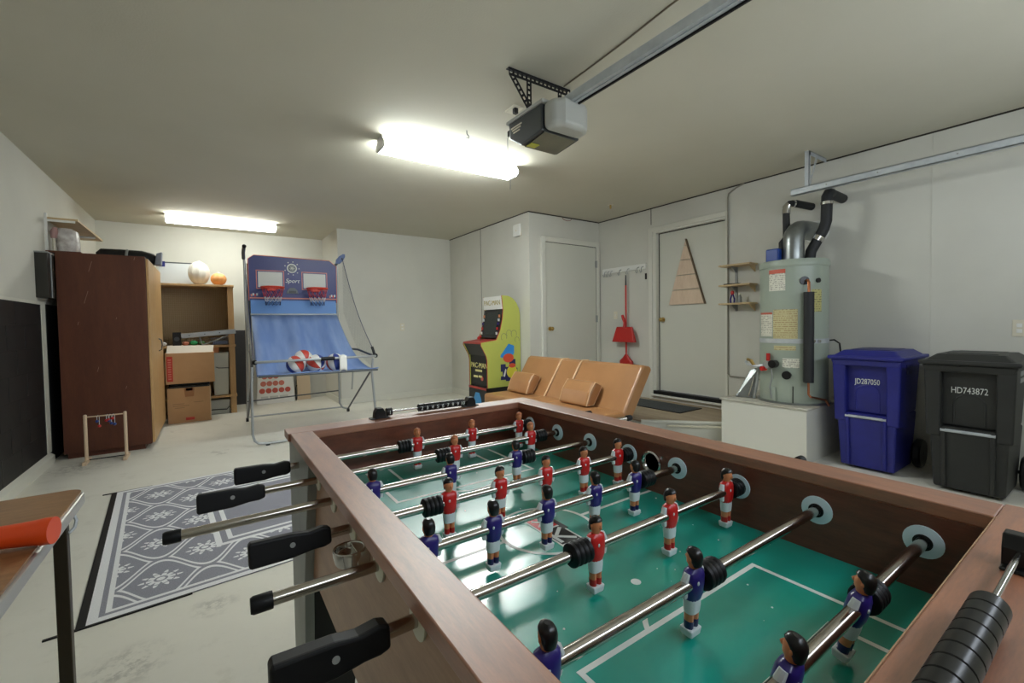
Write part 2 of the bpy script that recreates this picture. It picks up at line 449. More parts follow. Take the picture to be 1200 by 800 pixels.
def strip(x0, y0, x1, y1, wd, m_='fieldline', nm='field_line', z=.0005):
    a = Vector((x0, y0, 0)); b = Vector((x1, y1, 0)); d = (b-a).normalized(); n = Vector((-d.y, d.x, 0))*wd/2
    g = MB().hexa([tuple(p+Vector((0, 0, FZ))) for p in (a-n, b-n, b+n, a+n)], [tuple(p+Vector((0, 0, FZ+z))) for p in (a-n, b-n, b+n, a+n)])
    return g.build(nm, m_, pf)
def ringseg(cx, cy, r, a0, a1, wd, n=40):
    g = MB()
    for i in range(n):
        t0 = a0+(a1-a0)*i/n; t1 = a0+(a1-a0)*(i+1)/n
        P = [(cx+(r-wd/2)*cos(t0), cy+(r-wd/2)*sin(t0)), (cx+(r+wd/2)*cos(t0), cy+(r+wd/2)*sin(t0)),
             (cx+(r+wd/2)*cos(t1), cy+(r+wd/2)*sin(t1)), (cx+(r-wd/2)*cos(t1), cy+(r-wd/2)*sin(t1))]
        g.quad(*[(x, y, FZ+.0006) for x, y in P])
    return g.build('field_line', 'fieldline', pf)
FC = .7225; LW = .008; CX = .577
def both(f):
    for s in (1, -1): f(lambda y: FC+s*(y-FC), s)
def pen(Y, s):
    strip(.368, Y(TY0+.004), .368, Y(.393), LW); strip(.786, Y(TY0+.004), .786, Y(.393), LW); strip(.364, Y(.397), .790, Y(.397), LW)
    strip(.435, Y(TY0+.004), .435, Y(.251), LW); strip(.719, Y(TY0+.004), .719, Y(.251), LW); strip(.431, Y(.255), .723, Y(.255), LW)
    a = math.acos(.075/.1)
    ringseg(CX, Y(.345), .095, s*math.asin(.052/.095), s*(PI-math.asin(.052/.095)), LW, 24)
    MB().lathe([(.0085, FZ), (.0085, FZ+.0006)], (CX, Y(.485), 0), n=20).build('penalty_spot', 'fieldline', pf)
both(pen)
ringseg(CX, FC, .103, 0, 2*PI, LW, 60)
strip(TX0+.004, FC+.006, CX-.104, FC+.006, LW); strip(CX+.104, FC+.006, TX1-.004, FC+.006, LW)
# printed centre plate: red upper half, black lower half with white strokes
strip(.583, .645, .583, .782, .056, 'fieldline', 'centre_print', .0008)
strip(.583, .722, .583, .776, .047, 'fieldred', 'centre_print', .0011)
strip(.583, .651, .583, .716, .047, 'fieldblack', 'centre_print', .0011)
for a in ((.565, .657, .565, .71), (.57, .684, .602, .71), (.57, .684, .602, .657)): strip(*a, .008, 'fieldline', 'centre_print', .0014)
for a in ((.568, .735, .6, .765), (.568, .765, .6, .735)): strip(*a, .006, 'fieldline', 'centre_print', .0014)
strip(.612, .70, .612, .752, .012, 'fieldblack', 'centre_print', .0009)
# dust specks on the field
rs = random.Random(3)
for i in range(46):
    x, y = rs.uniform(TX0+.02, TX1-.02), rs.uniform(TY0+.02, TY1-.1); r = rs.uniform(.0006, .0019)
    MB().ball((x, y, FZ+.0004), r, r, r*.6, 6, 4).build('dust_speck', 'white', pf)
# legs: L of two tapered boards
def leg(sx, sy):
    xo = .178 if sx < 0 else .976; yo = 1.405 if sy > 0 else .04
    wt, wm, wb = .30, .20, .14
    prof = lambda o, s: [(o, 0), (o-s*wb, 0), (o-s*wm, .56), (o-s*wt, .884), (o, .884)]
    g = MB(); g.slot(0)
    xi = xo-sx*.0225
    g.prism(prof(yo, sy), 'x', min(xo, xi), max(xo, xi))
    g2 = MB().prism([(xi, 0), (xi-sx*.12, 0), (xi-sx*.2, .56), (xi, .56)], 'y', min(yo-sy*.03, yo-sy*.012), max(yo-sy*.03, yo-sy*.012))
    o = g.build('leg', 'leggrey', tb, bevel=.002, label='tapered grey leg')
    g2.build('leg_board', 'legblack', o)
for sx in (-1, 1):
    for sy in (1, -1): leg(sx, sy)
# washers and bushings
wi = MB().lathe([(.010, -.001), (.022, -.002), (.0255, 0), (.0255, .003), (.010, .005)], (0, 0, 0), 'x', 28).build('washer', 'washer', tb, raw=True)
bi = MB().lathe([(.0086, 0), (.0086, .0068), (.0125, .0068), (.0125, 0)], (0, 0, 0), 'x', 20).build('bushing', 'rubber', wi, raw=True)
wo = MB().lathe([(.024, 0), (.024, .003), (.02, .004), (.01, .004)], (0, 0, 0), 'x', 26).build('outer_washer', 'creamwasher', tb, raw=True)
off = wloc(tb)
for i, y in enumerate(RODY):
    o = wi if i == 0 else copy_of(wi, tb); o.location = Vector((TX1-.0015, y, RZ))-off; o.rotation_euler = (0, PI, 0)
    if i:
        copy_of(bi, o, (0, 0, 0))
    o2 = copy_of(wi, tb); o2.location = Vector((TX0+.0025, y, RZ))-off
    o3 = wo if i == 0 else copy_of(wo, tb); o3.location = Vector((.1985, y, RZ))-off; o3.rotation_euler = (0, PI, 0)
    o4 = copy_of(wo, tb); o4.location = Vector((.9555, y, RZ))-off; o4.rotation_euler = (0, 0, 0)
# ball entry cups
def cup(x, y, z, s):
    g = MB().lathe([(.028, 0), (.03, s*-.006), (.026, s*-.008), (.021, s*-.004), (.019, s*.006), (.008, s*.009)], (x, y, z), 'x', 28)
    return g.build('ball_cup', 'chrome', tb, label='chrome ball entry cup')
cup(TX1-.002, .723, .838, 1)
g = MB(); P = arc((.165, .735, .805), .02, 0, 2*PI, 20, (1, 0, 0), (0, 1, 0))
g.lathe([(.021, -.012), (.025, .004), (.025, .012), (.022, .012), (.019, .002), (.008, -.004)], (.172, .718, .836), 'z', 24)
g.box(.178, .199, .696, .74, .826, .846)
g.build('ball_cup', 'chrome', tb, bevel=.002, label='chrome ball entry cup on the side')
# score counters
def counter(y, x0, x1, beads, face, big=1.0):
    br = B(x0-.012, x0+.012, y-.012, y+.012, TOPZ, TOPZ+.02*big).build('score_counter', 'blackplastic', tb, bevel=.003)
    zc = TOPZ+.017*big
    MB().cyl((x0, y, zc), (x1, y, zc), .003).build('wire', 'chrome', br)
    for xx in (x0, x1):
        MB().prism([(xx-.018, TOPZ), (xx+.018, TOPZ), (xx+.016, TOPZ+.02*big), (xx+.009, TOPZ+.033*big), (xx-.009, TOPZ+.033*big), (xx-.016, TOPZ+.02*big)], 'y', y-.014, y+.014).build('bracket', 'blackplastic', br, bevel=.002)
        B(xx-.03, xx+.03, y-.014, y+.014, TOPZ, TOPZ+.004).build('bracket_foot', 'blackplastic', br, bevel=.003)
    R = .0125*big
    hw = .0092*big if big == 1 else .0110
    bd = MB().lathe([(.006*big, -hw), (R-.0015, -hw), (R, -hw+.0012), (R, hw-.0012), (R-.0015, hw), (.006*big, hw)], (0, 0, 0), 'x', 26).build('bead', 'blackplastic', br, raw=True)
    for i, (bx, s) in enumerate(beads):
        o = bd if i == 0 else copy_of(bd, br)
        o.location = Vector((bx, y, zc))-wloc(br)
        if s: text('bead_number', s, .016*big, basis((bx, y+face*(R+.0003), zc-.001), (-face, 0, 0), (0, 0, 1)), 'fieldline', br)
counter(1.366, .428, .75, [(.459, '1')]+[(.566+.0187*i, str(i+2)) for i in range(9)], -1)
counter(.082, .30, .765, [(.40+.0225*i, '') for i in range(9)], 1, 1.15)

# ---------------------------------------------------------------- players (one build for each team, then copies)
M['skin'] = mat('painted skin', (214, 138, 92), .4)
M['hairblack'] = mat('painted black hair', (20, 19, 20), .28)
M['hairlight'] = mat('painted light brown hair', (190, 116, 74), .4)
M['redshirt'] = mat('red jersey paint', (196, 32, 30), .3)
M['blueshirt'] = mat('navy jersey paint', (42, 30, 110), .3)
M['pwhite'] = mat('white player plastic', (214, 222, 222), .35)
M['redsock'] = mat('red sock paint', (176, 32, 26), .35)
M['bluesock'] = mat('navy sock paint', (34, 28, 84), .35)
def player(shirt, sock, hair):
    """faces -Y, origin on the rod axis; returns (jersey, sub-parts)"""
    subs = []
    j = MB().loft([(-.021, .0125, .0095, 0, 0), (-.012, .0145, .012, 0, 0), (0, .0155, .0125, 0, 0), (.012, .0165, .0115, 0, 0), (.018, .0155, .0095, 0, 0), (.022, .008, .006, 0, 0)], 16, 2.5)
    jersey = j.build('player', shirt, None, raw=True)
    for s in (-1, 1):
        g = MB().tube([(s*.0145, 0, .0175), (s*.0182, -.0005, .008), (s*.0186, -.001, -.004), (s*.0168, -.001, -.016)], [.0045, .0055, .0052, .0042], 8)
        subs.append(g.build('sleeve', 'pwhite', jersey, raw=True))
    g = MB().loft([(.018, .0065, .006, 0, 0), (.024, .0068, .0068, 0, -.0005), (.028, .0085, .009, 0, -.001), (.036, .0092, .010, 0, -.001), (.043, .0085, .0092, 0, 0), (.047, .005, .0055, 0, .0005)], 14)
    g.loft([(.0305, .0016, .0015, 0, -.0108), (.033, .002, .003, 0, -.011), (.037, .0012, .0012, 0, -.0102)], 8)
    for s in (-1, 1): g.ball((s*.0092, 0, .034), .0014, .0022, .0035, 6, 4)
    subs.append(g.build('head', 'skin', jersey, raw=True))
    g = MB().loft([(.026, .0078, .005, 0, .0055), (.032, .0096, .0072, 0, .004), (.038, .0101, .0088, 0, .0025), (.0425, .0098, .0108, 0, -.0005), (.0465, .0075, .0088, 0, -.001), (.049, .003, .004, 0, -.001)], 14)
    subs.append(g.build('hair', hair, jersey, raw=True))
    g = MB().loft([(-.0405, .0118, .0085, 0, 0), (-.03, .0125, .0095, 0, 0), (-.02, .0125, .0095, 0, 0)], 14, 2.6)
    subs.append(g.build('shorts', 'pwhite', jersey, raw=True))
    for s in (-1, 1):
        subs.append(MB().loft([(-.054, .0050, .0065, s*.0055, 0), (-.039, .0055, .0072, s*.0058, 0)], 10).build('leg', 'skin', jersey, raw=True))
        subs.append(MB().loft([(-.066, .0052, .0065, s*.0054, 0), (-.052, .0056, .0072, s*.0056, 0)], 10).build('sock', sock, jersey, raw=True))
    g = MB().hexa([(-.0105, -.0085, -.074), (.0105, -.0085, -.074), (.0105, .0085, -.074), (-.0105, .0085, -.074)],
                  [(-.0122, -.0098, -.0625), (.0122, -.0098, -.0625), (.0122, .0098, -.0625), (-.0122, .0098, -.0625)])
    subs.append(g.build('boots', 'pwhite', jersey, raw=True, bevel=.002))
    for s in (-1, 1): subs.append(MB().ball((0.005*s+.001, s*.0118, .006), .0022, .0012, .003, 8, 5).build('crest', 'pwhite', jersey, raw=True))
    return jersey, subs
PROTO = {'r': player('redshirt', 'redsock', 'hairblack'), 'l': player('redshirt', 'redsock', 'hairlight'), 'b': player('blueshirt', 'bluesock', 'hairblack')}
USED = {}
def add_player(kind, rod, x, y, rz, tilt):
    j, subs = PROTO[kind]
    if kind not in USED:
        USED[kind] = 1; o = j; o.parent = rod
    else:
        o = copy_of(j, rod)
        for s in subs: copy_of(s, o)
    o.location = Vector((x, y, RZ))-rod.location
    o.rotation_euler = (tilt, 0, rz)
bump_prof = [(.0095, -.0185), (.0165, -.0185)]
for i in range(4):
    c0 = -.0185+.0093*i
    bump_prof += [(.0182, c0+.0012), (.0186, c0+.004), (.0182, c0+.0068), (.0158, c0+.008)]
bump_prof += [(.0095, .0187)]
BUMPER = MB().lathe(bump_prof, (0, 0, 0), 'x', 20).build('bumper', 'rubber', None, raw=True)
# paddle handle, table end at x=0, pointing to -X
hp = [(0, -.013), (0, .013), (-.012, .0165), (-.035, .0135), (-.06, .017), (-.118, .0185), (-.122, .016), (-.122, -.019), (-.118, -.021), (-.06, -.0205), (-.03, -.0165), (-.012, -.0165)]
HANDLE = MB().prism(hp, 'y', -.0125, .0125).build('handle', 'rubber', None, raw=True, bevel=.004, seg=3)
g = MB().lathe([(.0042, -.0131), (.0042, -.0122)], (-.06, 0, 0), 'y', 12)
SCREW = g.build('handle_screw', 'grey', HANDLE, raw=True)
CAP = MB().lathe([(.0108, 0), (.0112, .003), (.0112, .022), (.0095, .0255)], (0, 0, 0), 'x', 18).build('end_cap', 'rubber', None, raw=True)
got = {'b': 0, 'h': 0, 'c': 0}
GRP = 'chrome rods across the foosball table'
def rod(i, kind, men, bumps, hx, cx, label, tilt=0, light=False):
    y = RODY[i]
    t = thing('foosball_rod', (CX, y, RZ), label, 'foosball rod', GRP)
    red = kind != 'b'
    lo, hi = min(hx, cx), max(hx, cx)
    MB().cyl((lo, y, RZ), (hi, y, RZ), .0083, n=20).build('shaft', 'rodsteel', t)
    for x in men: add_player(kind, t, x, y, 0 if red else PI, tilt)
    for x in bumps:
        o = BUMPER if not got['b'] else copy_of(BUMPER, t); got['b'] = 1; o.parent = t; o.location = Vector((x-CX, 0, 0))
    if not got['h']: o = HANDLE; o.parent = t
    else:
        o = copy_of(HANDLE, t); copy_of(SCREW, o)
    got['h'] = 1
    o.location = (hx+.003*(1 if red else -1)-CX, 0, 0); o.rotation_euler = (random.uniform(-.25, .1), 0, 0 if red else PI)
    if not got['c']: o = CAP; o.parent = t
    else: o = copy_of(CAP, t)
    got['c'] = 1
    o.location = (cx-CX+(-.024 if red else .024), 0, 0); o.rotation_euler = (0, 0, 0 if red else PI)
rod(0, 'l', [.502, .689, .876], [.462, .912], .155, 1.22, 'goalkeeper rod with three light-haired red players beside the end rail facing the arcade machine', .03)
rod(1, 'l', [.552, .816], [.515, .853], .085, 1.28, 'foosball rod with two light-haired red players', -.04)
rod(2, 'b', [.279, .464, .656], [.243, .692], 1.03, -.076, 'three-man blue foosball rod between the two-man and five-man red rods', .05)
rod(3, 'r', [.386, .509, .637, .757, .880], [.350, .912], .157, 1.12, 'foosball rod with five black-haired red players', 0)
rod(4, 'b', [.277, .398, .519, .646, .770], [.243, .806], 1.03, .033, 'foosball rod with five navy-blue players at the centre print', -.03)
rod(5, 'r', [.498, .689, .879], [.462, .912], .157, 1.23, 'foosball rod with three black-haired red players beside the five-man blue rod', .02)
rod(6, 'b', [.277, .534], [.243, .571], 1.03, .02, 'foosball rod with two navy-blue players over the penalty line', -.06)
rod(7, 'b', [.278, .464, .650], [.243, .69], 1.03, .03, 'goalkeeper rod with three navy-blue players beside the black score beads on the brown end rail', -.22)
# ================================================================ garage door hardware
t = thing('garage_door_opener', (1.71, 2.1, 2.28), 'grey and black garage door opener with rounded light cover under the ceiling', 'door opener')
M['opdark'] = mat('dark opener casing', (56, 60, 62), .35)
M['opgrey'] = mat('light grey opener cover', (176, 177, 170), .4)
M['opbottom'] = mat('opener base', (96, 97, 86), .3, var=((112, 113, 96), 6))
prof = [(1.97, 2.29), (2.17, 2.27), (2.29, 2.345), (2.30, 2.44), (1.97, 2.44)]
MB().prism(prof, 'x', 1.575, 1.86).build('housing', 'opdark', t, bevel=.008)
g = MB().prism([(1.58, 1.97), (1.855, 1.97), (1.85, 1.885), (1.80, 1.84), (1.64, 1.84), (1.585, 1.885)], 'z', 2.285, 2.445)
g.build('light_cover', 'opgrey', t, bevel=.045, seg=6, label='rounded light grey lamp cover')
B(1.565, 1.868, 1.95, 2.315, 2.437, 2.458).build('top_plate', 'opgrey', t, bevel=.006)
MB().prism([(1.975, 2.283), (2.165, 2.263), (2.165, 2.268), (1.975, 2.288)], 'x', 1.60, 1.835).build('base_panel', 'opbottom', t)
for i, zz in enumerate((2.40, 2.385, 2.368)):
    B(1.572, 1.575, 2.16+.01*i, 2.27-.012*i, zz-.004, zz+.004).build('label_line', 'cream', t)
B(1.60, 1.66, 2.10, 2.15, 2.263, 2.2665).build('warning_label', mat('yellow label', (190, 190, 60), .4), t)
MB().tube([(1.60, 2.31, 2.40), (1.60, 2.35, 2.38), (1.62, 2.38, 2.30), (1.63, 2.37, 2.12), (1.635, 2.38, 2.07)], .0022, 6).build('antenna_wire', 'grey', t)
B(1.58, 1.62, 2.30, 2.325, 2.375, 2.41).build('plug', 'blackplastic', t, bevel=.004)
# perforated hanger straps: rails and rungs, real holes between
def strap(p0, p1, wdt, wdir, name, m_, parent, pitch=.03, th=.0025):
    p0 = Vector(p0); p1 = Vector(p1); d = (p1-p0); L = d.length; d.normalize(); wd = Vector(wdir).normalized(); nn = d.cross(wd).normalized()
    g = MB()
    def bar(a, b, u0, u1):
        c8 = []
        for tt in (-th/2, th/2):
            c8.append([p0+d*a+wd*u0+nn*tt, p0+d*b+wd*u0+nn*tt, p0+d*b+wd*u1+nn*tt, p0+d*a+wd*u1+nn*tt])
        g.hexa(*c8)
    e = wdt*.3
    bar(0, L, -wdt/2, -wdt/2+e); bar(0, L, wdt/2-e, wdt/2)
    k_ = int(L/pitch)
    for i in range(k_+1): bar(i*L/(k_+.0001)-pitch*.22 if i else 0, min(i*L/(k_+.0001)+pitch*.22, L), -wdt/2+e, wdt/2-e)
    return g.build(name, m_, parent)
strap((1.46, 2.12, 2.652), (1.93, 2.12, 2.652), .045, (0, 0, 1), 'hanger_strap', 'blackmetal', t)
B(1.46, 1.93, 2.12, 2.15, 2.672, CE).build('hanger_flange', 'blackmetal', t)
strap((1.475, 2.118, 2.64), (1.615, 2.118, 2.46), .038, (.79, 0, .61), 'hanger_strap', 'blackmetal', t)
strap((1.60, 2.116, 2.64), (1.60, 2.116, 2.46), .036, (1, 0, 0), 'hanger_strap', 'blackmetal', t)
strap((1.84, 2.118, 2.64), (1.84, 2.118, 2.46), .03, (1, 0, 0), 'hanger_strap', 'blackmetal', t)
g = MB().box(1.685, 1.745, -.70, 1.97, 2.43, 2.436).box(1.685, 1.692, -.70, 1.97, 2.436, 2.475).box(1.738, 1.745, -.70, 1.97, 2.436, 2.475).box(1.707, 1.723, -.7, 1.97, 2.424, 2.43)
g.build('rail', 'steel', t, label='long steel drive rail')
B(1.735, 1.745, -.70, 1.97, 2.420, 2.4295).build('belt', 'blackmetal', t)
# opener outlet and wire on the ceiling
t = thing('ceiling_outlet', (1.77, 2.52, CE-.02), 'cream electrical outlet on the ceiling beside the opener', 'outlet')
B(1.73, 1.81, 2.46, 2.57, CE-.012, CE).build('cover_plate', 'cream', t, bevel=.003)
B(1.745, 1.775, 2.47, 2.50, CE-.05, CE-.012).build('plug', 'blackplastic', t, bevel=.004)
tag(MB().tube([(1.80, 2.47, CE-.045), (1.83, 2.38, 2.60), (1.80, 2.32, 2.52), (1.75, 2.3, 2.46)], .004, 6).build('power_cord', 'grey'), 'grey power cord hanging between the ceiling outlet and the opener', 'cord')
tag(MB().tube([(1.86, 2.1, 2.668), (1.858, 1.9, 2.672), (1.84, 1.6, 2.670), (1.815, 1.3, 2.672), (1.80, 1.0, 2.671), (1.76, .2, 2.671)], .0045, 6).build('ceiling_wire', mat('brown wire', (112, 102, 84), .6)), 'thin dark wire stapled along the ceiling beside the opener rail', 'wire')
g = MB().tube([(1.66, 2.99, CE), (1.66, 2.99, 2.65), (1.675, 2.985, 2.635), (1.67, 2.98, 2.615), (1.65, 2.985, 2.62)], .004, 8)
tag(g.build('ceiling_hook', 'grey'), 'small metal screw hook in the ceiling beside the fluorescent light', 'hook')
t = thing('ceiling_sensor', (4.21, 3.9, 2.63), 'small cream sprinkler head on the ceiling above the landing', 'sensor')
MB().lathe([(.035, CE-.004), (.035, CE), (.01, CE)], (4.21, 3.9, 0), n=18).build('escutcheon', 'cream', t)
MB().lathe([(.008, CE-.05), (.012, CE-.035), (.012, CE-.004)], (4.21, 3.9, 0), n=12).build('nozzle', 'brass', t)
# horizontal door track
t = thing('door_track', (4.40, .6, 2.31), 'galvanised garage door track hanging by the right wall', 'door track')
MB().box(4.375, 4.38, -.7, 1.88, 2.315, 2.372).box(4.375, 4.425, -.7, 1.88, 2.315, 2.32).box(4.375, 4.425, -.7, 1.88, 2.367, 2.372).build('channel', 'steel', t)
for yy in (1.6, 1.25, .8): MB().cyl((4.369, yy, 2.345), (4.376, yy, 2.345), .006, n=8).build('bolt', 'grey', t)
MB().box(4.38, 4.385, 1.735, 1.77, 2.32, CE).box(4.38, 4.41, 1.735, 1.738, 2.32, CE).build('hanger', 'steel', t)
MB().box(4.37, 4.74, 1.735, 1.738, CE-.036, CE).box(4.37, 4.74, 1.735, 1.77, CE-.004, CE).build('ceiling_angle', 'steel', t)
strap((4.395, 1.74, 2.37), (4.55, 1.74, 2.655), .028, (.88, 0, -.48), 'brace', 'steel', t, .1)

# ================================================================ water heater corner
st = struct(MB().box(4.02, XR, 1.60, 2.33, 0, .445).build('wall_heater_plinth', 'trimwhite'))
B(4.005, XR, 1.585, 2.345, .445, .46).build('plinth_top', mat('worn plinth top', (206, 203, 190), .6, var=((170, 162, 146), 5)), st, bevel=.003)
M['heater'] = mat('sage grey enamel', (160, 170, 156), .35, var=((153, 163, 149), 2))
M['insul'] = mat('black pipe insulation', (30, 31, 33), .6, bump=(60, .2))
M['galv'] = mat('galvanised duct', (150, 154, 152), .32, .8, var=((128, 132, 131), 7), bump=(25, .15))
HX, HY, HR = 4.37, 1.853, .265
t = thing('water_heater', (HX, HY, .46), 'tall sage grey water heater with galvanised vent on a white plinth', 'water heater')
body = MB().lathe([(HR-.02, .463), (HR, .475), (HR, 1.655)], (HX, HY, 0), n=56).build('tank', 'heater', t)
MB().lathe([(HR+.006, 1.655), (HR+.008, 1.662), (HR+.008, 1.70), (HR, 1.716), (HR-.05, 1.722)], (HX, HY, 0), n=56).build('top_cap', 'heater', t)
MB().lathe([(HR+.02, .46), (HR+.02, .475), (HR, .476)], (HX, HY, 0), n=48).build('base_ring', 'galv', t)
for zz in (1.01,): MB().lathe([(HR+.001, zz-.02), (HR+.003, zz-.019), (HR+.003, zz+.019), (HR+.001, zz+.02)], (HX, HY, 0), n=56).build('strap', 'steel', t)
def az(px): return math.radians(203)+math.asin(max(-1, min(1, (px-931)/41.0)))
def patch(a0, a1, z0, z1, m_, nm, r=HR+.0015, n=8):
    g = MB()
    for i in range(n):
        b0 = a0+(a1-a0)*i/n; b1 = a0+(a1-a0)*(i+1)/n
        g.quad((HX+r*cos(b0), HY+r*sin(b0), z0), (HX+r*cos(b1), HY+r*sin(b1), z0), (HX+r*cos(b1), HY+r*sin(b1), z1), (HX+r*cos(b0), HY+r*sin(b0), z1))
    return g.build(nm, m_, t)
def lines_mat(name, base, ink, n, cov=.5):
    """rows of small print on a label"""
    k = NT(name); tc = k.n('ShaderNodeTexCoord'); sp = k.n('ShaderNodeSeparateXYZ'); k.l(tc.outputs['Object'], sp.inputs[0])
    row = k.math('FRACT', k.math('MULTIPLY', sp.outputs[2], n))
    a = k.math('LESS_THAN', row, .42)
    vv = k.coord((90, 90, n)); nz = k.noise(vv, 1.0, 2)
    f = k.math('MULTIPLY', a, k.math('GREATER_THAN', nz, cov))
    k.col(k.mix(k.math('MULTIPLY', f, .75), rgb(base), rgb(ink))); k.b.inputs['Roughness'].default_value = .5
    return k.m
M['labelred'] = mat('faded red print', (196, 92, 70), .5)
M['lab_yellow'] = lines_mat('yellow instruction label', (196, 188, 142), (150, 116, 70), 55, .47)
M['lab_white'] = lines_mat('white instruction label', (222, 220, 205), (110, 100, 90), 60, .5)
M['lab_guide'] = lines_mat('yellow energy label', (186, 180, 116), (90, 84, 56), 50, .5)
patch(az(903), az(922), 1.45, 1.635, 'lab_white', 'label')
patch(az(903), az(922), 1.60, 1.635, 'labelred', 'label_band', HR+.003)
patch(az(908), az(936), 1.03, 1.285, 'lab_yellow', 'label')
patch(az(892.5), az(907), 1.05, 1.26, 'lab_white', 'label')
patch(az(892.5), az(907), 1.245, 1.262, 'labelred', 'label_band', HR+.003)
patch(az(909), az(934), .93, .97, 'lab_yellow', 'label')
patch(az(951), az(962), 1.26, 1.45, 'lab_guide', 'label')
patch(az(919), az(938), .78, .86, 'lab_white', 'label')
def hp_(px, z, r=0): a = az(px); return Vector((HX+(HR+r)*cos(a), HY+(HR+r)*sin(a), z))
def hn(px): a = az(px); return Vector((cos(a), sin(a), 0))
for px, z, r in ((943, 1.525, .036), (958, 1.525, .02)):
    MB().cyl(hp_(px, z, -.01), hp_(px, z, .012), r, n=20).build('port', 'blackplastic', t)
p = hp_(945, 1.525, .0); n_ = hn(945)
MB().tube([p, p+n_*.035, p+n_*.055+Vector((0, 0, -.02)), p+n_*.058+Vector((0, 0, -.12))], .011, 10).build('relief_valve', 'copper', t)
q = p+n_*.058
MB().cyl(q+Vector((0, 0, -.10)), q+Vector((0, 0, -.86)), .038, n=18).build('insulated_drain_pipe', 'insul', t)
q2 = hp_(962, .52, .07)
MB().tube([q+Vector((0, 0, -.8)), q+Vector((0, 0, -.96)), q+Vector((.0, -.015, -.98)), q2+Vector((0.02, 0.03, -.01)), q2+Vector((.04, .01, -.06))], .009, 8).build('drain_pipe', 'copper', t)
for px in (947, 953, 959): MB().cyl(hp_(px, 1.01, 0), hp_(px, 1.01, .016), .014, n=10).build('strap_bolt', 'chrome', t)
MB().tube([hp_(972, 1.01, .004), (HX+.10, HY-.285, 1.015), (HX+.20, HY-.29, .98), (HX+.23, HY-.29, .88)], .007, 6).build('strap_cable', 'blackmetal', t)
# gas valve
v0 = hp_(906, .80, .0); nv = hn(906)
g = MB().cyl(v0, v0+nv*.07, .035, n=16).build('gas_valve', 'grey', t, bevel=.004)
MB().cyl(hp_(912, .81, .02), hp_(912, .81, .075), .034, n=18).build('dial', 'blackplastic', t)
MB().cyl(hp_(904, .765, .05), hp_(904, .765, .095), .02, n=14).build('gas_knob', 'red', t)
MB().cyl(hp_(905, .83, .03), hp_(905, .90, .03), .016, n=12).build('gas_knob', 'red', t)
MB().cyl(hp_(924, .715, -.01), hp_(924, .715, .02), .036, n=20).build('burner_window', 'blackplastic', t)
pp = v0+nv*.04
MB().tube([pp, pp+Vector((-.02, .10, -.02)), pp+Vector((.03, .20, -.01)), pp+Vector((.14, .27, .0))], .012, 8).build('gas_pipe', 'steel', t)
MB().tube([pp+Vector((0, .12, -.02)), pp+Vector((-.02, .14, .03)), pp+Vector((.02, .19, .035))], .014, 8).build('gas_cock', 'brass', t)
MB().tube([hp_(909, .77, .04), hp_(911, .70, .05), hp_(907, .60, .03), hp_(908, .50, .02)], .006, 6).build('thermocouple', 'grey', t)
B(*[c_ for ab in zip(hp_(909, 0, .0)-Vector((.02, .02, 0)), hp_(909, 0, .0)+Vector((.02, .02, 0))) for c_ in ab][:4], .48, .60).build('burner_box', 'heater', t)
MB().cyl(hp_(931, .475, .003), hp_(931, .62, .003), .004, n=6).build('seam', 'gap', t)
# vent duct with elbow into the wall
pts = [(HX, HY, 1.715), (HX, HY, 1.80), (HX, HY, 1.91)]+[(HX+.10*(1-cos(a)), HY-.02*(1-cos(a)), 1.91+.10*sin(a)) for a in (PI/10, PI/5, 3*PI/10, 2*PI/5, PI/2)]+[(HX+.2, HY-.035, 2.013), (HX+.30, HY-.045, 2.012), (XR-.01, HY-.03, 2.02)]
MB().tube(pts, .084, 22).build('vent_duct', 'galv', t)
MB().cyl((XR-.02, HY-.02, 2.025), (XR, HY-.02, 2.025), .105, n=28).build('vent_collar', 'white', t, label='white round wall collar')
MB().cyl((HX-.01, HY, 1.722), (HX, HY, 1.735), .08, .068, n=20).build('draft_hood', 'galv', t)
# insulated water pipes
MB().tube([(4.44, 1.75, 1.72), (4.45, 1.745, 1.80), (4.47, 1.70, 1.90), (4.49, 1.66, 1.99), (4.50, 1.645, 2.06), (4.50, 1.642, 2.16), (4.50, 1.64, 2.275), (4.51, 1.63, 2.30), (4.56, 1.635, 2.305)], .043, 16).build('hot_pipe', 'insul', t)
MB().cyl((4.55, 1.636, 2.305), (XR, 1.625, 2.29), .04, n=14).build('hot_pipe', 'insul', t)
MB().tube([(4.47, 1.705, 1.895), (4.478, 1.685, 1.93)], .046, 14).build('pipe_tape', 'chrome', t)
MB().cyl((4.50, 1.641, 2.20), (4.50, 1.641, 2.225), .046, n=14).build('pipe_tape', 'chrome', t)
MB().tube([(4.48, 1.96, 1.72), (4.49, 1.963, 1.95), (4.50, 1.972, 2.18), (4.505, 1.97, 2.255), (4.53, 1.955, 2.285), (4.57, 1.94, 2.29), (4.60, 1.93, 2.29)], .03, 12).build('cold_pipe', 'insul', t)
MB().cyl((4.59, 1.932, 2.29), (XR, 1.875, 2.275), .034, n=12).build('cold_pipe', 'insul', t)
MB().tube([(4.501, 1.972, 2.19), (4.505, 1.970, 2.255), (4.515, 1.955, 2.272)], .035, 12).build('pipe_tape', 'chrome', t)
MB().cyl((4.555, 1.945, 2.288), (4.575, 1.938, 2.29), .034, n=12).build('pipe_tape', 'chrome', t)
B(4.26, 4.33, 1.93, 2.045, 1.722, 1.845).build('blue_valve_box', mat('blue painted valve', (26, 62, 140), .35), t, bevel=.012, label='blue valve box on the tank top')
MB().tube([(4.34, 1.945, 1.722), (4.34, 1.945, 1.90), (4.36, 1.93, 1.93), (4.40, 1.92, 1.93)], .02, 10).build('valve_hose', 'insul', t)
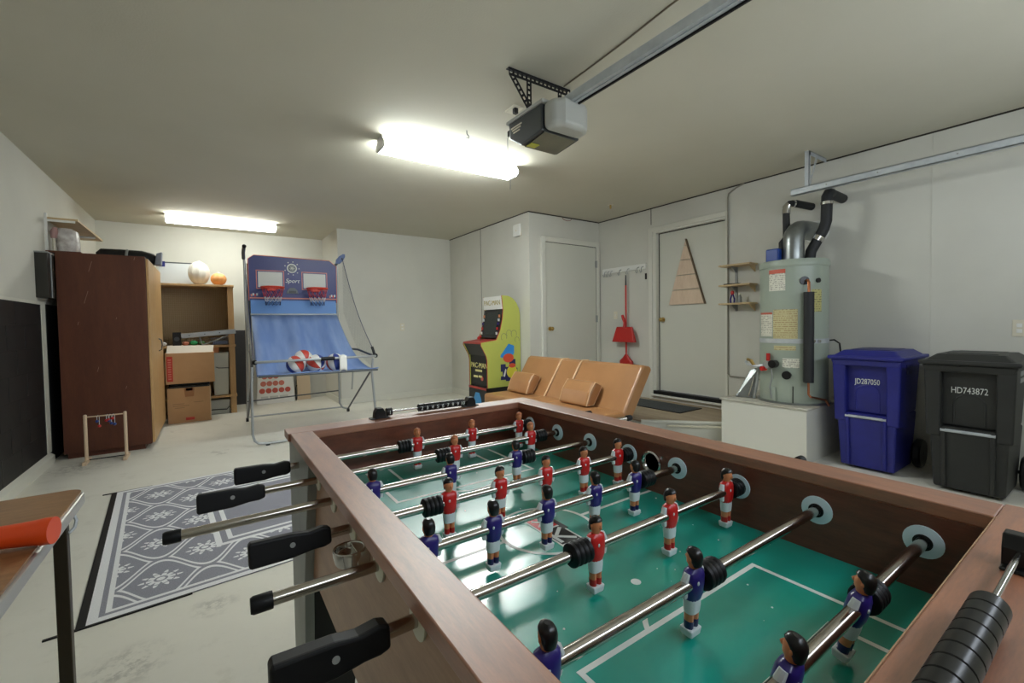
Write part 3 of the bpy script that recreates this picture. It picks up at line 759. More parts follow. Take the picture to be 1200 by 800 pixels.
# metal scoop leaning beside the tank
t = thing('metal_scoop', (4.25, 2.2, .46), 'dull metal scoop leaning beside the water heater', 'scoop')
g = MB().hexa([(4.16, 2.27, .462), (4.22, 2.13, .462), (4.24, 2.14, .462), (4.18, 2.285, .462)], [(4.26, 2.18, .72), (4.28, 2.10, .76), (4.295, 2.11, .76), (4.275, 2.19, .72)])
g.build('blade', 'galv', t, bevel=.003)
MB().tube([(4.19, 2.11, .465), (4.20, 2.09, .60), (4.25, 2.10, .71), (4.28, 2.12, .75)], .012, 8).build('handle', 'grey', t)
MB().tube([(4.17, 2.15, .48), (4.19, 2.13, .58), (4.23, 2.13, .66)], .008, 8).build('rib', 'chrome', t)
# conduit down the wall
g = MB().tube([(4.785, 2.52, CE-.012), (4.785, 2.60, CE-.03), (4.785, 2.69, CE-.075), (4.785, 2.70, CE-.12), (4.785, 2.70, 1.5), (4.785, 2.70, .60), (4.785, 2.68, .575), (4.785, 2.3, .565)], .008, 8)
tag(g.build('wall_conduit', mat('painted conduit', (150, 146, 132), .5)), 'thin painted conduit running from the ceiling down beside the panelled door', 'conduit')
# ================================================================ right wall: shelves, bins, hooks
M['pine'] = wood('pine board', (214, 190, 148), (190, 162, 118), (2, 8, 8), 5, .5)
M['oak'] = wood('oak veneer', (206, 168, 116), (184, 142, 92), (6, 6, .8), 5, .45)
t = thing('wall_shelf_rack', (4.73, 2.54, 1.33), 'three small pine wall shelves on one upright beside the water heater', 'shelf')
for zz in (1.80, 1.585, 1.385):
    s_ = B(4.63, XR-.002, 2.38, 2.72, zz-.018, zz).build('shelf_board', 'pine', t, bevel=.002)
    MB().prism([(XR-.006, zz-.018), (4.66, zz-.018), (XR-.006, zz-.09)], 'y', 2.40, 2.41).build('bracket', 'pine', s_)
    MB().prism([(XR-.006, zz-.018), (4.69, zz-.018), (XR-.006, zz-.09)], 'y', 2.605, 2.61).build('bracket', 'grey', s_)
B(XR-.012, XR, 2.595, 2.62, 1.30, 1.80).build('upright', 'grey', t)
tag(B(4.66, 4.72, 2.52, 2.68, 1.585, 1.597).build('tool_case', 'blackmetal', bevel=.003), 'flat black tool case on the middle small wall shelf', 'tool case')
t = thing('pliers', (4.70, 2.60, 1.385), 'red and blue handled pliers standing on the lowest small wall shelf', 'pliers')
for dy, c_ in ((-.014, 'blueshirt'), (.014, 'blueshirt')):
    MB().tube([(4.70, 2.60+dy*1.3, 1.385), (4.70, 2.60+dy*1.5, 1.43), (4.70, 2.60+dy*.4, 1.48)], .008, 8).build('grip', c_, t)
MB().ball((4.70, 2.60, 1.495), .014, .02, .025, 10, 6).build('head', 'red', t)
t = thing('spray_bottle', (4.70, 2.52, 1.385), 'small grey bottle on the lowest small wall shelf', 'bottle')
MB().lathe([(.02, 1.385), (.022, 1.39), (.022, 1.44), (.012, 1.46), (.010, 1.47)], (4.70, 2.52, 0), n=14).build('flask', 'grey', t)
MB().lathe([(.011, 1.47), (.011, 1.487)], (4.70, 2.52, 0), n=12).build('cap', 'cream', t)

def bin_(name, yc, m_, m2, code, label, xf=4.15, wheels=True):
    t = thing(name, (xf+.27, yc, 0), label, 'trash bin')
    def q(x, hw, z, x2): return [(x, yc-hw, z), (x2, yc-hw, z), (x2, yc+hw, z), (x, yc+hw, z)]
    g = MB()
    g.hexa(q(xf+.065, .172, .02, xf+.48), q(xf+.035, .19, .45, xf+.52))
    body = g.build('body', m_, t, bevel=.015, seg=3)
    MB().hexa(q(xf+.085, .185, .45, xf+.52), q(xf+.07, .20, .88, xf+.56)).build('upper_body', m_, t, bevel=.012)
    # pillars on both sides of the recessed panel, overhanging the lower body
    for s in (-1, 1):
        a0, a1 = yc+s*.128, yc+s*.205; b0, b1 = yc+s*.128, yc+s*.218
        lo0, lo1 = sorted((a0, a1)); hi0, hi1 = sorted((b0, b1))
        MB().hexa([(xf+.028, lo0, .38), (xf+.26, lo0, .34), (xf+.26, lo1, .34), (xf+.028, lo1, .38)], [(xf+.012, hi0, .865), (xf+.34, hi0, .865), (xf+.34, hi1, .865), (xf+.012, hi1, .865)]).build('pillar', m_, t, bevel=.014, seg=3)
        MB().hexa([(xf+.045, yc+s*.115-.012, .03), (xf+.08, yc+s*.115-.012, .03), (xf+.08, yc+s*.115+.012, .03), (xf+.045, yc+s*.115+.012, .03)], [(xf+.022, yc+s*.118-.014, .44), (xf+.06, yc+s*.118-.014, .44), (xf+.06, yc+s*.118+.014, .44), (xf+.022, yc+s*.118+.014, .44)]).build('rib', m_, t, bevel=.008)
    MB().hexa(q(xf+.012, .208, .825, xf+.58), q(xf, .226, .875, xf+.60)).build('collar', m_, t, bevel=.01)
    P = arc((xf+.082, yc, .60), .075, 0, PI, 14, (0, 1, 0), (0, 0, 1))
    MB().tube([(xf+.086, yc+.075, .47)]+[tuple(p_) for p_ in P]+[(xf+.086, yc-.075, .47)], .007, 8).build('arch_rib', m_, t)
    MB().cyl((xf+.03, yc-.13, .425), (xf+.03, yc+.13, .425), .011, n=12).build('lift_bar', 'steel', t, label='grey metal lift bar')
    g = MB()
    g.hexa(q(xf-.02, .24, .875, xf+.62), q(xf-.022, .243, .905, xf+.625))
    lid = g.build('lid', m_, t, bevel=.012, seg=3)
    MB().hexa(q(xf+.01, .22, .90, xf+.60), q(xf+.08, .165, .945, xf+.54)).build('lid_dome', m_, lid, bevel=.014, seg=3)
    MB().hexa(q(xf+.12, .13, .940, xf+.50), q(xf+.13, .12, .950, xf+.49)).build('lid_panel', m2, lid, bevel=.004)
    text('serial_number', code, .060, basis((xf+.069, yc, .70), (0, -1, 0), (-.02, 0, 1)) @ Matrix.Diagonal((.66, 1, 1, 1)), 'fieldline', t, .0012)
    for zz, xs in ((.83, ((.13, .19), (.20, .28))), (.785, ((.14, .18), (.19, .27)))):
        for a, b in xs:
            B(xf+a, xf+b, yc-.222+(.83-zz)*.05, yc-.21, zz-.014, zz+.014).build('side_lettering', 'sideprint' if code[0] == 'H' else m2, t)
    for s in (-1, 1):
        MB().lathe([(.03, -.025), (.105, -.025), (.115, -.015), (.115, .015), (.105, .025), (.03, .025)], (xf+.50, yc+s*.215, .115), 'y', 26).build('wheel', 'blackplastic', t)
    MB().cyl((xf+.5, yc-.24, .115), (xf+.5, yc+.24, .115), .012).build('axle', 'blackmetal', t)
    return t
M['sideprint'] = mat('worn white print', (150, 150, 148), .5)
M['binblue'] = mat('blue bin plastic', (34, 38, 128), .42, var=((30, 34, 116), 8), bump=(90, .15))
M['binblue2'] = mat('dark blue bin plastic', (24, 28, 92), .45)
M['binblack'] = mat('charcoal bin plastic', (42, 43, 41), .5, var=((36, 37, 35), 8), bump=(90, .2))
M['binblack2'] = mat('dark bin plastic', (36, 37, 36), .5)
bin_('wheelie_bin', 1.258, 'binblue', 'binblue2', 'JD287050', 'blue wheeled trash bin between the heater plinth and the charcoal bin')
bin_('wheelie_bin', .69, 'binblack', 'binblack2', 'HD743872', 'charcoal wheeled trash bin under the wall outlet', 4.10)
t = thing('wall_outlet', (4.79, .50, 1.05), 'cream double wall outlet above the charcoal bin', 'outlet')
B(XR-.006, XR, .44, .58, 1.05, 1.17).build('cover_plate', 'cream', t, bevel=.002)
for yy in (.475, .545):
    for zz in (1.09, 1.13): B(XR-.009, XR-.005, yy-.014, yy+.014, zz-.014, zz+.014).build('socket', 'white', t, bevel=.004)
t = thing('wall_outlet', (2.606, 6.985, 1.11), 'blank cream outlet plate on the wall behind the basketball game', 'outlet')
B(2.57, 2.64, YM-.006, YM, 1.11, 1.23).build('cover_plate', 'cream', t, bevel=.002)
for zz in (1.145, 1.195): B(2.588, 2.622, YM-.008, YM-.005, zz-.014, zz+.014).build('socket', 'white', t, bevel=.003)
t = thing('smoke_detector', (3.49, 4.92, 2.37), 'white rounded square sensor on the wall above the arcade machine', 'sensor')
B(XS-.035, XS-.008, 4.835, 5.0, 2.38, 2.545).build('cover', 'white', t, bevel=.012, seg=4)
B(XS-.008, XS, 4.845, 4.99, 2.39, 2.535).build('back_plate', 'cream', t)
MB().cyl((XS-.037, 4.92, 2.46), (XS-.034, 4.92, 2.46), .012, n=14).build('button', 'cream', t)
t = thing('light_switch', (4.795, 3.83, 1.74), 'small dark switch on the wall beside the panelled door frame', 'switch')
B(XR-.004, XR, 3.815, 3.845, 1.76, 1.84).build('plate', 'gap', t, bevel=.002)
B(XR-.010, XR-.004, 3.822, 3.838, 1.785, 1.815).build('toggle', 'blackplastic', t)
t = thing('light_switch', (4.795, 4.36, 1.24), 'cream wall switch beside the red broom handle', 'switch')
B(XR-.005, XR, 4.33, 4.40, 1.24, 1.35).build('plate', 'cream', t, bevel=.002)
B(XR-.010, XR-.005, 4.358, 4.372, 1.28, 1.31).build('toggle', 'white', t)
# hook rail
t = thing('coat_hook_rail', (4.79, 4.2, 1.84), 'white coat hook rail above the red broom', 'hook rail')
B(XR-.018, XR, 3.82, 4.60, 1.90, 1.97).build('board', 'white', t, bevel=.003)
for yy in (4.52, 4.46, 4.40, 4.24, 4.10, 3.93, 3.86):
    MB().tube([(XR-.018, yy, 1.93), (XR-.05, yy, 1.92), (XR-.06, yy, 1.89), (XR-.05, yy, 1.86), (XR-.075, yy-.0, 1.85), (XR-.09, yy, 1.88)], .005, 6).build('hook', 'grey', t)
tag(MB().tube([(4.08, 4.672, 2.655), (4.10, 4.668, 2.635), (4.16, 4.668, 2.622), (4.22, 4.668, 2.632), (4.25, 4.672, 2.655)], .004, 6).build('wire_loop', mat('reddish wire', (150, 96, 84), .5)), 'short reddish wire loop hanging under the ceiling above the plain door', 'wire')
# red broom hanging from the rail, red dustpan clipped on it
t = thing('broom', (4.70, 4.12, .55), 'red-handled broom hanging on the hook rail behind the sofa', 'broom')
MB().cyl((4.735, 4.12, .74), (4.735, 4.12, 1.70), .012, n=12).build('handle', 'red', t)
MB().cyl((4.735, 4.12, 1.70), (4.735, 4.12, 1.84), .012, .008, n=12).build('tip', 'blackplastic', t)
MB().loft([(.60, .025, .12, 4.735, 4.12), (.66, .025, .11, 4.735, 4.12), (.70, .022, .06, 4.735, 4.12), (.75, .016, .018, 4.735, 4.12)], 14, 3).build('head', 'red', t)
MB().loft([(.44, .03, .15, 4.735, 4.10), (.60, .02, .115, 4.735, 4.12)], 14, 3).build('bristles', 'blackmetal', t)
t = thing('dustpan', (4.70, 4.12, .92), 'red dustpan clipped on the broom handle', 'dustpan')
MB().hexa([(4.66, 3.925, .92), (4.72, 3.925, .92), (4.72, 4.315, .92), (4.66, 4.315, .92)], [(4.69, 3.985, 1.13), (4.715, 3.985, 1.13), (4.715, 4.255, 1.13), (4.69, 4.255, 1.13)]).build('pan', 'red', t, bevel=.008)
MB().tube([(4.70, 4.12, 1.12), (4.705, 4.12, 1.19), (4.71, 4.15, 1.25), (4.712, 4.165, 1.29)], [.022, .016, .02, .018], 10).build('grip', 'red', t)
# plank triangle on the house door
M['plank'] = wood('sanded plank', (226, 204, 180), (206, 180, 154), (5, 5, 1.2), 5, .55)
t = thing('plank_sign', (4.85, 3.25, 1.40), 'triangular pale plank sign hanging on the house door', 'sign')
levels = [1.40, 1.585, 1.765, 1.95, 2.12, 2.20]
def tri(z): f = (2.205-z)/(2.205-1.40); return 3.264-.258*f, 3.264+.246*f
for i in range(5):
    z0, z1 = levels[i]+.004, levels[i+1]-.004
    a0, a1 = tri(z0); b0, b1 = tri(z1)
    MB().prism([(a0, z0), (a1, z0), (b1, z1), (b0, z1)], 'x', 4.838, 4.858).build('plank', 'plank', t, bevel=.002)
MB().prism([tri(1.40)[0:1]+(1.40,), (tri(1.40)[0]+.012, 1.40), (3.270, 2.205), (3.258, 2.205)], 'x', 4.832, 4.86).build('edge_strip', mat('plank edge shadow', (112, 92, 70), .6), t)  # dark strip standing in for the shadow along this edge
B(4.858, 4.864, 3.05, 3.45, 1.5, 1.53).build('batten', 'pine', t)
# door mat on the landing
t = thing('door_mat', (4.44, 3.38, .18), 'dark grey ribbed door mat on the landing', 'mat')
k = NT('door mat fibre'); vv = k.coord(); nz = k.noise(vv, 220, 2)
k.col(k.mix(k.ramp(nz, .4, .7), rgb((44, 47, 48)), rgb((92, 96, 97)))); k.b.inputs['Roughness'].default_value = .9; k.bump(nz, .8, .004); M['mat'] = k.m
B(4.25, 4.64, 2.95, 3.83, .18, .19).build('pile', 'mat', t)
MB().box(4.235, 4.25, 2.935, 3.845, .18, .188).box(4.64, 4.655, 2.935, 3.845, .18, .188).box(4.25, 4.64, 2.935, 2.95, .18, .188).box(4.25, 4.64, 3.83, 3.845, .18, .188).build('border', 'rubber', t)

# ================================================================ sofa
M['tan'] = mat('tan leatherette', (176, 128, 84), .3, var=((164, 117, 75), 3), bump=(140, .15))
M['tanpipe'] = mat('pale seam welt', (216, 178, 136), .4)
M['sofadark'] = mat('dark brown sofa fabric', (120, 84, 58), .6)  # dark brown for the base frame and rear rail
t = thing('futon_sofa', (3.0, 3.57, 0), 'tan leatherette futon sofa with two roll pillows', 'sofa')
SY0, SY1 = 2.68, 4.47
B(2.64, 3.12, SY0, SY1, .20, .385).build('seat', 'tan', t, bevel=.035, seg=4)
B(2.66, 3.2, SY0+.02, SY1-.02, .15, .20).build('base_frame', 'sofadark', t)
def slab(y0, y1, nm='backrest'):
    # leaning back panel, profile in x,z
    pr = [(3.035, .36), (3.155, .31), (3.44, .74), (3.42, .775), (3.335, .79), (3.30, .77)]
    return MB().prism(pr, 'y', y0, y1).build(nm, 'tan', t, bevel=.022, seg=4)
bk = slab(SY0, 3.50); slab(3.515, 3.82); slab(3.835, SY1)
for yy in (3.5075, 3.8275):
    MB().tube([(3.04, yy, .375), (3.17, yy, .57), (3.295, yy, .755), (3.33, yy, .785), (3.42, yy, .78)], .011, 8).build('welt', 'tanpipe', t)
for yy in (3.5075, 3.8275): B(2.7, 3.05, yy-.004, yy+.004, .383, .388).build('seat_seam', 'tanpipe', t)
for xx in (2.72, 3.3):
    for yy in (SY0+.12, SY1-.12): MB().cyl((xx, yy, 0), (xx, yy, .16), .014, .022, n=12).build('leg', 'chrome', t)
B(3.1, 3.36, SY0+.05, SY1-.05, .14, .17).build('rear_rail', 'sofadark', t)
def pillow(y0, y1, label):
    t = thing('roll_pillow', (3.03, (y0+y1)/2, .385), label, 'pillow', 'roll pillows on the futon sofa')
    g = MB()
    pr = [(2.915, .390), (3.03, .388), (3.155, .58), (3.05, .63), (2.97, .53)]
    g.prism(pr, 'y', y0, y1); g.build('cushion', 'tan', t, bevel=.035, seg=4)
    for yy in (y0+.012, y1-.012):
        MB().tube([(a, yy, b) for a, b in [(2.93, .402), (3.025, .40), (3.14, .578), (3.05, .618), (2.98, .525)]], .006, 6, True).build('welt', 'tanpipe', t)
pillow(4.0, 4.40, 'tan roll pillow on the sofa seat near the arcade machine')
pillow(3.03, 3.45, 'tan roll pillow on the sofa seat near the landing')

# ================================================================ arcade machine (generic art)
M['lime'] = mat('lime side vinyl', (184, 190, 92), .4)
M['arcblack'] = mat('arcade black vinyl', (27, 27, 27), .4)
M['arcred'] = mat('red arcade edging', (176, 60, 52), .4)
M['screen'] = mat('dark screen glass', (38, 44, 42), .08)
t = thing('arcade_machine', (3.2, 5.13, 0), 'lime green upright arcade machine on a black riser beside the sofa', 'arcade machine')
AY0, AY1 = 4.90, 5.36
out = [(3.485, .36), (3.485, 1.32), (3.47, 1.40), (3.43, 1.48), (3.37, 1.54), (3.30, 1.57), (3.20, 1.575), (3.195, 1.57), (3.215, 1.38), (3.20, 1.26), (3.165, 1.12), (3.10, .985), (2.865, .955), (2.865, .92), (2.94, .78), (2.955, .72), (2.955, .36)]
MB().prism(out, 'y', AY0-.012, AY0).build('side_panel', 'lime', t)
MB().prism(out, 'y', AY1, AY1+.012).build('side_panel', 'lime', t)
def edge(y0, y1):
    g = MB()
    P = out[6:]
    for a, b in zip(P, P[1:]):
        g.hexa([(a[0]-.003, y0, a[1]), (a[0]-.0, y0, a[1]), (a[0]-.0, y1, a[1]), (a[0]-.003, y1, a[1])], [(b[0]-.003, y0, b[1]), (b[0], y0, b[1]), (b[0], y1, b[1]), (b[0]-.003, y1, b[1])])
    g.build('edge_molding', 'arcred', t)
edge(AY0-.013, AY0+.002); edge(AY1-.002, AY1+.013)
B(2.97, 3.48, AY0, AY1, .36, .95).build('cabinet_body', 'arcblack', t)
MB().prism([(3.21, 1.0), (3.48, 1.0), (3.48, 1.35), (3.38, 1.5), (3.22, 1.555), (3.235, 1.38)], 'y', AY0, AY1).build('cabinet_head', 'arcblack', t)
MB().prism([(2.875, .93), (2.95, .78), (2.975, .95), (3.2, .985), (3.2, 1.0), (2.875, .956)], 'y', AY0, AY1).build('control_deck', 'arcblack', t)
MB().prism([(2.862, .940), (2.872, .938), (3.12, .985), (3.11, .993), (2.866, .962)], 'y', AY0, AY1).build('deck_edge', 'arcred', t)
MB().prism([(3.200, 1.395), (3.222, 1.395), (3.205, 1.572), (3.187, 1.57)], 'y', AY0, AY1).build('marquee', 'white', t, label='white marquee with lettering')
MB().prism([(3.135, 1.01), (3.22, 1.01), (3.24, 1.385), (3.205, 1.385), (3.19, 1.25)], 'y', AY0, AY1).build('bezel', 'arcblack', t)
pn = Vector((3.128, 0, 1.045)); pq = Vector((3.197, 0, 1.36))
MB().hexa([(3.133, AY0+.07, 1.05), (3.15, AY0+.07, 1.045), (3.15, AY1-.07, 1.045), (3.133, AY1-.07, 1.05)], [(3.196, AY0+.07, 1.355), (3.21, AY0+.07, 1.355), (3.21, AY1-.07, 1.355), (3.196, AY1-.07, 1.355)]).build('screen', 'screen', t)
# coloured bezel art dots
for i, (f, cm) in enumerate(((.1, 'white'), (.3, 'redshirt'), (.5, 'blueshirt'), (.66, 'pwhite'), (.82, 'skin'))):
    p_ = Vector((3.125, AY1-.035, 1.04)).lerp(Vector((3.193, AY1-.035, 1.36)), f)
    B(p_.x-.003, p_.x+.003, p_.y-.02, p_.y+.02, p_.z-.018, p_.z+.018).build('bezel_print', cm, t)
    p_.y = AY0+.035
    B(p_.x-.003, p_.x+.003, p_.y-.02, p_.y+.02, p_.z-.018, p_.z+.018).build('bezel_print', cm, t)
MB().cyl((3.0, 5.13, .965), (3.0, 5.13, 1.02), .006).build('joystick', 'blackmetal', t)
MB().ball((3.0, 5.13, 1.03), .017, n=10, m=8).build('joystick_ball', 'red', t)
for yy in (5.02, 5.24, 5.30): MB().cyl((2.99, yy, .962), (2.99, yy, .975), .014, n=12).build('button', 'white' if yy > 5.1 else 'red', t)
MB().ball((3.09, 5.32, 1.0), .03, n=10, m=8).build('trim_ball', 'red', t)
# riser
B(2.94, 3.48, AY0-.005, AY1+.005, 0, .36).build('riser', 'arcblack', t)
B(2.935, 2.94, AY0, AY1, .33, .36).build('riser_edge', 'arcred', t)
MB().loft([(.05, .002, .11, 2.938, 5.13), (.2, .003, .10, 2.938, 5.13), (.28, .002, .05, 2.938, 5.13)], 16).build('riser_print', mat('sky blue print', (70, 150, 210), .4), t)
M['goldprint'] = mat('gold print', (170, 152, 70), .45)
text('marquee_lettering', 'PAC-MAN', .095, basis((3.1905, 5.13, 1.482), (0, -1, 0), (-.09, 0, 1)), 'goldprint', t, .001)
M['artred0'] = mat('coral print', (206, 96, 80), .4)
M['yellowprint'] = mat('pale yellow print', (230, 222, 150), .4)
text('front_lettering', 'PAC-MAN', .10, basis((2.967, 5.13, .64), (0, -1, 0), (0, 0, 1)), 'yellowprint', t, .002)
for y0, y1, zz in ((5.05, 5.22, .572), (5.16, 5.27, .49), (5.05, 5.13, .495)): B(2.962, 2.969, y0, y1, zz-.014, zz+.014).build('front_print', 'yellowprint', t)
MB().lathe([(.03, 2.963), (.03, 2.969)], (0, 5.05, .47), 'x', 16).build('front_print', 'artred0', t)
# abstract side art
M['artblue'] = mat('blue vinyl print', (52, 140, 214), .4); M['artnavy'] = mat('navy vinyl print', (44, 44, 92), .4)
M['artred'] = mat('coral vinyl print', (216, 82, 52), .4); M['artyel'] = mat('yellow vinyl print', (222, 208, 64), .4)
ay = AY0-.012
def art(poly, m_, d): MB().prism(poly, 'y', ay-d, ay+.001).build('side_print', m_, t)
def ell(cx, cz, rx, rz, n=20, a0=0, a1=2*PI): return [(cx+rx*cos(a0+(a1-a0)*i/n), cz+rz*sin(a0+(a1-a0)*i/n)) for i in range(n)]
art([(3.16, .45), (3.16, .50), (3.19, .50), (3.19, .56), (3.16, .56), (3.16, .66), (3.24, .66), (3.24, .62), (3.30, .62), (3.30, .72), (3.40, .72), (3.40, .60), (3.43, .60), (3.43, .47), (3.38, .47), (3.38, .43), (3.24, .43), (3.24, .45)], 'artnavy', .001)
art(ell(3.34, .55, .085, .085), 'artyel', .002)
art([(3.20, .50), (3.225, .49), (3.25, .58), (3.235, .60)], 'fieldline', .002)
art(ell(3.27, .76, .11, .075, 20, .3, .3+PI), 'artblue', .002)
art([(3.155, .77), (3.29, .93), (3.38, .90), (3.38, .80), (3.20, .74)], 'artblue', .0015)
art(ell(3.285, .74, .085, .06), 'artred', .003)
art(ell(3.345, .635, .055, .03), 'artred', .003)
for a, b, r_ in ((3.22, 1.02, .045), (3.30, 1.07, .04), (3.38, 1.06, .045), (3.43, .98, .035)):
    MB().tube([(a+r_*cos(q_), ay-.0005, b+r_*sin(q_)*1.1) for q_ in [i*.5 for i in range(-1, 9)]], .002, 4).build('side_print', 'artnavy', t)
# ================================================================ basketball arcade game
M['frame'] = mat('silver frame tube', (170, 174, 176), .35, .5)
M['darktube'] = mat('dark grey tube', (86, 90, 94), .4, .4)
M['bbnavy'] = mat('navy backboard', (40, 46, 112), .4)
M['bbsky'] = mat('sky blue apron', (90, 140, 206), .5)
M['bborange'] = mat('orange board line', (208, 124, 106), .4)
M['bbgrey'] = mat('pale grey target panel', (202, 204, 198), .4)
M['rim'] = mat('orange rim', (216, 62, 36), .4)
M['netred'] = mat('red net cord', (206, 70, 76), .6); M['netwhite'] = mat('white net cord', (222, 222, 226), .6); M['netblue'] = mat('navy net cord', (36, 52, 96), .6)
k = NT('blue ramp cloth'); vv = k.coord((6, 1, 1)); nz = k.noise(vv, 1.5, 3)
k.col(k.mix(k.ramp(nz, .35, .65), rgb((120, 150, 208)), rgb((148, 174, 222)))); k.b.inputs['Roughness'].default_value = .5; M['ramp'] = k.m
t = thing('basketball_game', (.95, 5.8, 0), 'two-hoop basketball arcade game with navy backboard and blue cloth ramp', 'basketball game')
BY = 6.40
bo = MB().prism([(.41, 1.54), (1.455, 1.52), (1.46, 2.02), (1.37, 2.095), (.475, 2.11), (.41, 2.06)], 'y', BY, BY+.02).build('backboard', 'bbnavy', t, label='navy backboard with two pale panels')
def bbstrip(x0, x1, z0, z1, m_, nm='board_line', d=.003): return B(x0, x1, BY-d, BY+.001, z0, z1).build(nm, m_, bo)
pl = [(.41, 1.54), (.41, 2.06), (.475, 2.11), (1.37, 2.095), (1.46, 2.02), (1.455, 1.52)]
MB().tube([(a, BY, b) for a, b in pl], .005, 6).build('board_edge', 'bborange', bo)
bbstrip(.42, 1.45, 1.565, 1.580, 'bborange')
for x0, x1 in ((.515, .79), (1.04, 1.315)):
    z0, z1 = 1.71, 1.905
    bbstrip(x0-.022, x1+.022, z0-.022, z1+.022, 'bborange', 'panel_frame', .003)
    bbstrip(x0-.012, x1+.012, z0-.012, z1+.012, 'bbnavy', 'panel_frame', .004)
    bbstrip(x0, x1, z0, z1, 'bbgrey', 'target_panel', .006)
MB().lathe([(.06, BY-.006), (.06, BY)], (.905, 0, 1.965), 'y', 26).build('emblem', 'bbgrey', bo, label='round pale emblem')
MB().lathe([(.047, BY-.008), (.047, BY)], (.905, 0, 1.965), 'y', 24).build('emblem_ring', 'darktube', bo)
for i in range(4):
    MB().tube([(.905+.03*cos(i*PI/4), BY-.009, 1.965+.03*sin(i*PI/4)), (.905-.03*cos(i*PI/4), BY-.009, 1.965-.03*sin(i*PI/4))], .004, 5).build('emblem_line', 'bbgrey', bo)
for i in range(9):
    a = i*2*PI/9; B(.905+.085*cos(a)-.006, .905+.085*cos(a)+.006, BY-.004, BY, 1.965+.085*sin(a)-.006, 1.965+.085*sin(a)+.006).build('emblem_star', 'bbgrey', bo)
text('board_lettering', 'Sport', .075, basis((.905, BY-.003, 1.80), (1, 0, 0), (0, 0, 1)), 'fieldline', bo, .002, .3)
MB().prism([(.83, 1.635), (.975, 1.635), (.96, 1.68), (.93, 1.71), (.875, 1.71), (.845, 1.68)], 'y', BY-.014, BY).build('score_display', 'darktube', bo, bevel=.003)
B(.86, .945, BY-.018, BY-.012, 1.645, 1.672).build('display_window', 'fieldblack', bo)
for x0 in (.43, 1.36):
    for j, cm in enumerate(('bborange', 'pwhite', 'redshirt', 'pwhite')): bbstrip(x0+.02*j, x0+.018+.02*j, 1.59+.012*(j % 2), 1.62+.012*(j % 2), cm, 'board_print')
MB().prism([(BY-.005, 1.545), (BY+.003, 1.545), (BY-.03, 1.365), (BY-.04, 1.365)], 'x', .425, 1.44).build('apron', 'bbsky', t, label='sky blue cloth apron')
MB().cyl((.42, BY-.035, 1.362), (1.445, BY-.035, 1.362), .012).build('cross_bar', 'frame', t)
def hoop(cx):
    z = 1.70; cy = BY-.15; R = .125
    o = MB().tube([(cx+R*cos(a), cy+R*sin(a), z) for a in [i*2*PI/28 for i in range(28)]], .010, 8, True).build('hoop', 'rim', t, label='orange hoop with net')
    B(cx-.05, cx+.05, BY-.035, BY, z-.035, z+.015).build('hoop_bracket', 'rim', o, bevel=.004)
    lv = [(z, R), (z-.06, R*.90), (z-.12, R*.78), (z-.18, R*.68), (z-.225, R*.66)]
    for li in range(4):
        m_ = ('netred', 'netred', 'netwhite', 'netblue')[li]
        g = MB(); (za, ra), (zb, rb) = lv[li], lv[li+1]
        for i in range(12):
            a = (i+.5*li)*2*PI/12
            for s in (-.5, .5):
                b = a+s*2*PI/12
                g.tube([(cx+ra*cos(a), cy+ra*sin(a), za), (cx+rb*cos(b), cy+rb*sin(b), zb)], .0026, 4)
        g.build('net', m_, o)['kind'] = 'stuff'
hoop(.66); hoop(1.18)
# cloth ramp with soft folds
prof = [(6.365, 1.36), (6.25, 1.255), (6.1, 1.12), (5.95, 1.0), (5.8, .895), (5.65, .81), (5.5, .75), (5.35, .71), (5.22, .695), (5.12, .70), (5.085, .72)]
g = MB(); NX = 48; vs = []; fs = []
for i, (yy, zz) in enumerate(prof):
    f = i/(len(prof)-1); x0 = .425+(.37-.425)*f; x1 = 1.44+(1.60-1.44)*f
    for j in range(NX+1):
        u = j/NX; amp = .036*math.sin(PI*min(1, f*1.35+.02)) if f < .72 else .004
        z2 = zz+amp*(sin(u*17+f*1.2)+.5*sin(u*34-f*2))-.03*sin(PI*u)*sin(PI*f)
        vs.append((x0+(x1-x0)*u, yy, z2))
n_ = NX+1
fs = [(i*n_+j, i*n_+j+1, (i+1)*n_+j+1, (i+1)*n_+j) for i in range(len(prof)-1) for j in range(NX)]
g.add(vs, fs, True); rp = g.build('ramp_cloth', 'ramp', t, label='blue cloth ball ramp')
sd = rp.modifiers.new('thick', 'SOLIDIFY'); sd.thickness = .004
def tb_(nm, pts, r=.0125, m_='frame'): return MB().tube(pts, r, 10).build(nm, m_, t)
tb_('front_bar', [(.36, 5.16, .84), (.37, 5.12, .845), (.42, 5.10, .848), (1.53, 5.10, .848), (1.575, 5.12, .846), (1.585, 5.17, .84)], .014)
MB().cyl((.98, 5.10, .848), (1.12, 5.10, .848), .021, n=14).build('foam_grip', 'rubber', t)
tb_('front_rail', [(.385, 5.09, .70), (1.59, 5.09, .69)], .012, 'darktube')
tb_('front_leg_frame', [(.335, 5.14, .80), (.325, 5.12, .60), (.32, 5.10, .12), (.335, 5.09, .06), (.37, 5.09, .028), (.44, 5.09, .018), (1.45, 5.09, .018), (1.52, 5.09, .03), (1.555, 5.09, .07), (1.56, 5.10, .15), (1.53, 5.12, .66), (1.55, 5.13, .82)])
tb_('diagonal_strut', [(1.51, 5.13, .66), (1.555, 6.33, .06)], .011, 'darktube'); tb_('diagonal_strut', [(.335, 5.13, .70), (.36, 6.46, .06)], .011, 'darktube')
tb_('inner_strut', [(1.42, 5.5, .70), (1.50, 5.9, .38)], .008)
tb_('upright', [(.36, 6.52, .05), (.375, 6.47, 1.0), (.375, 6.45, 2.12)], .0135); tb_('upright', [(.42, 6.44, .85), (.41, 6.43, 2.0)], .0135, 'darktube')
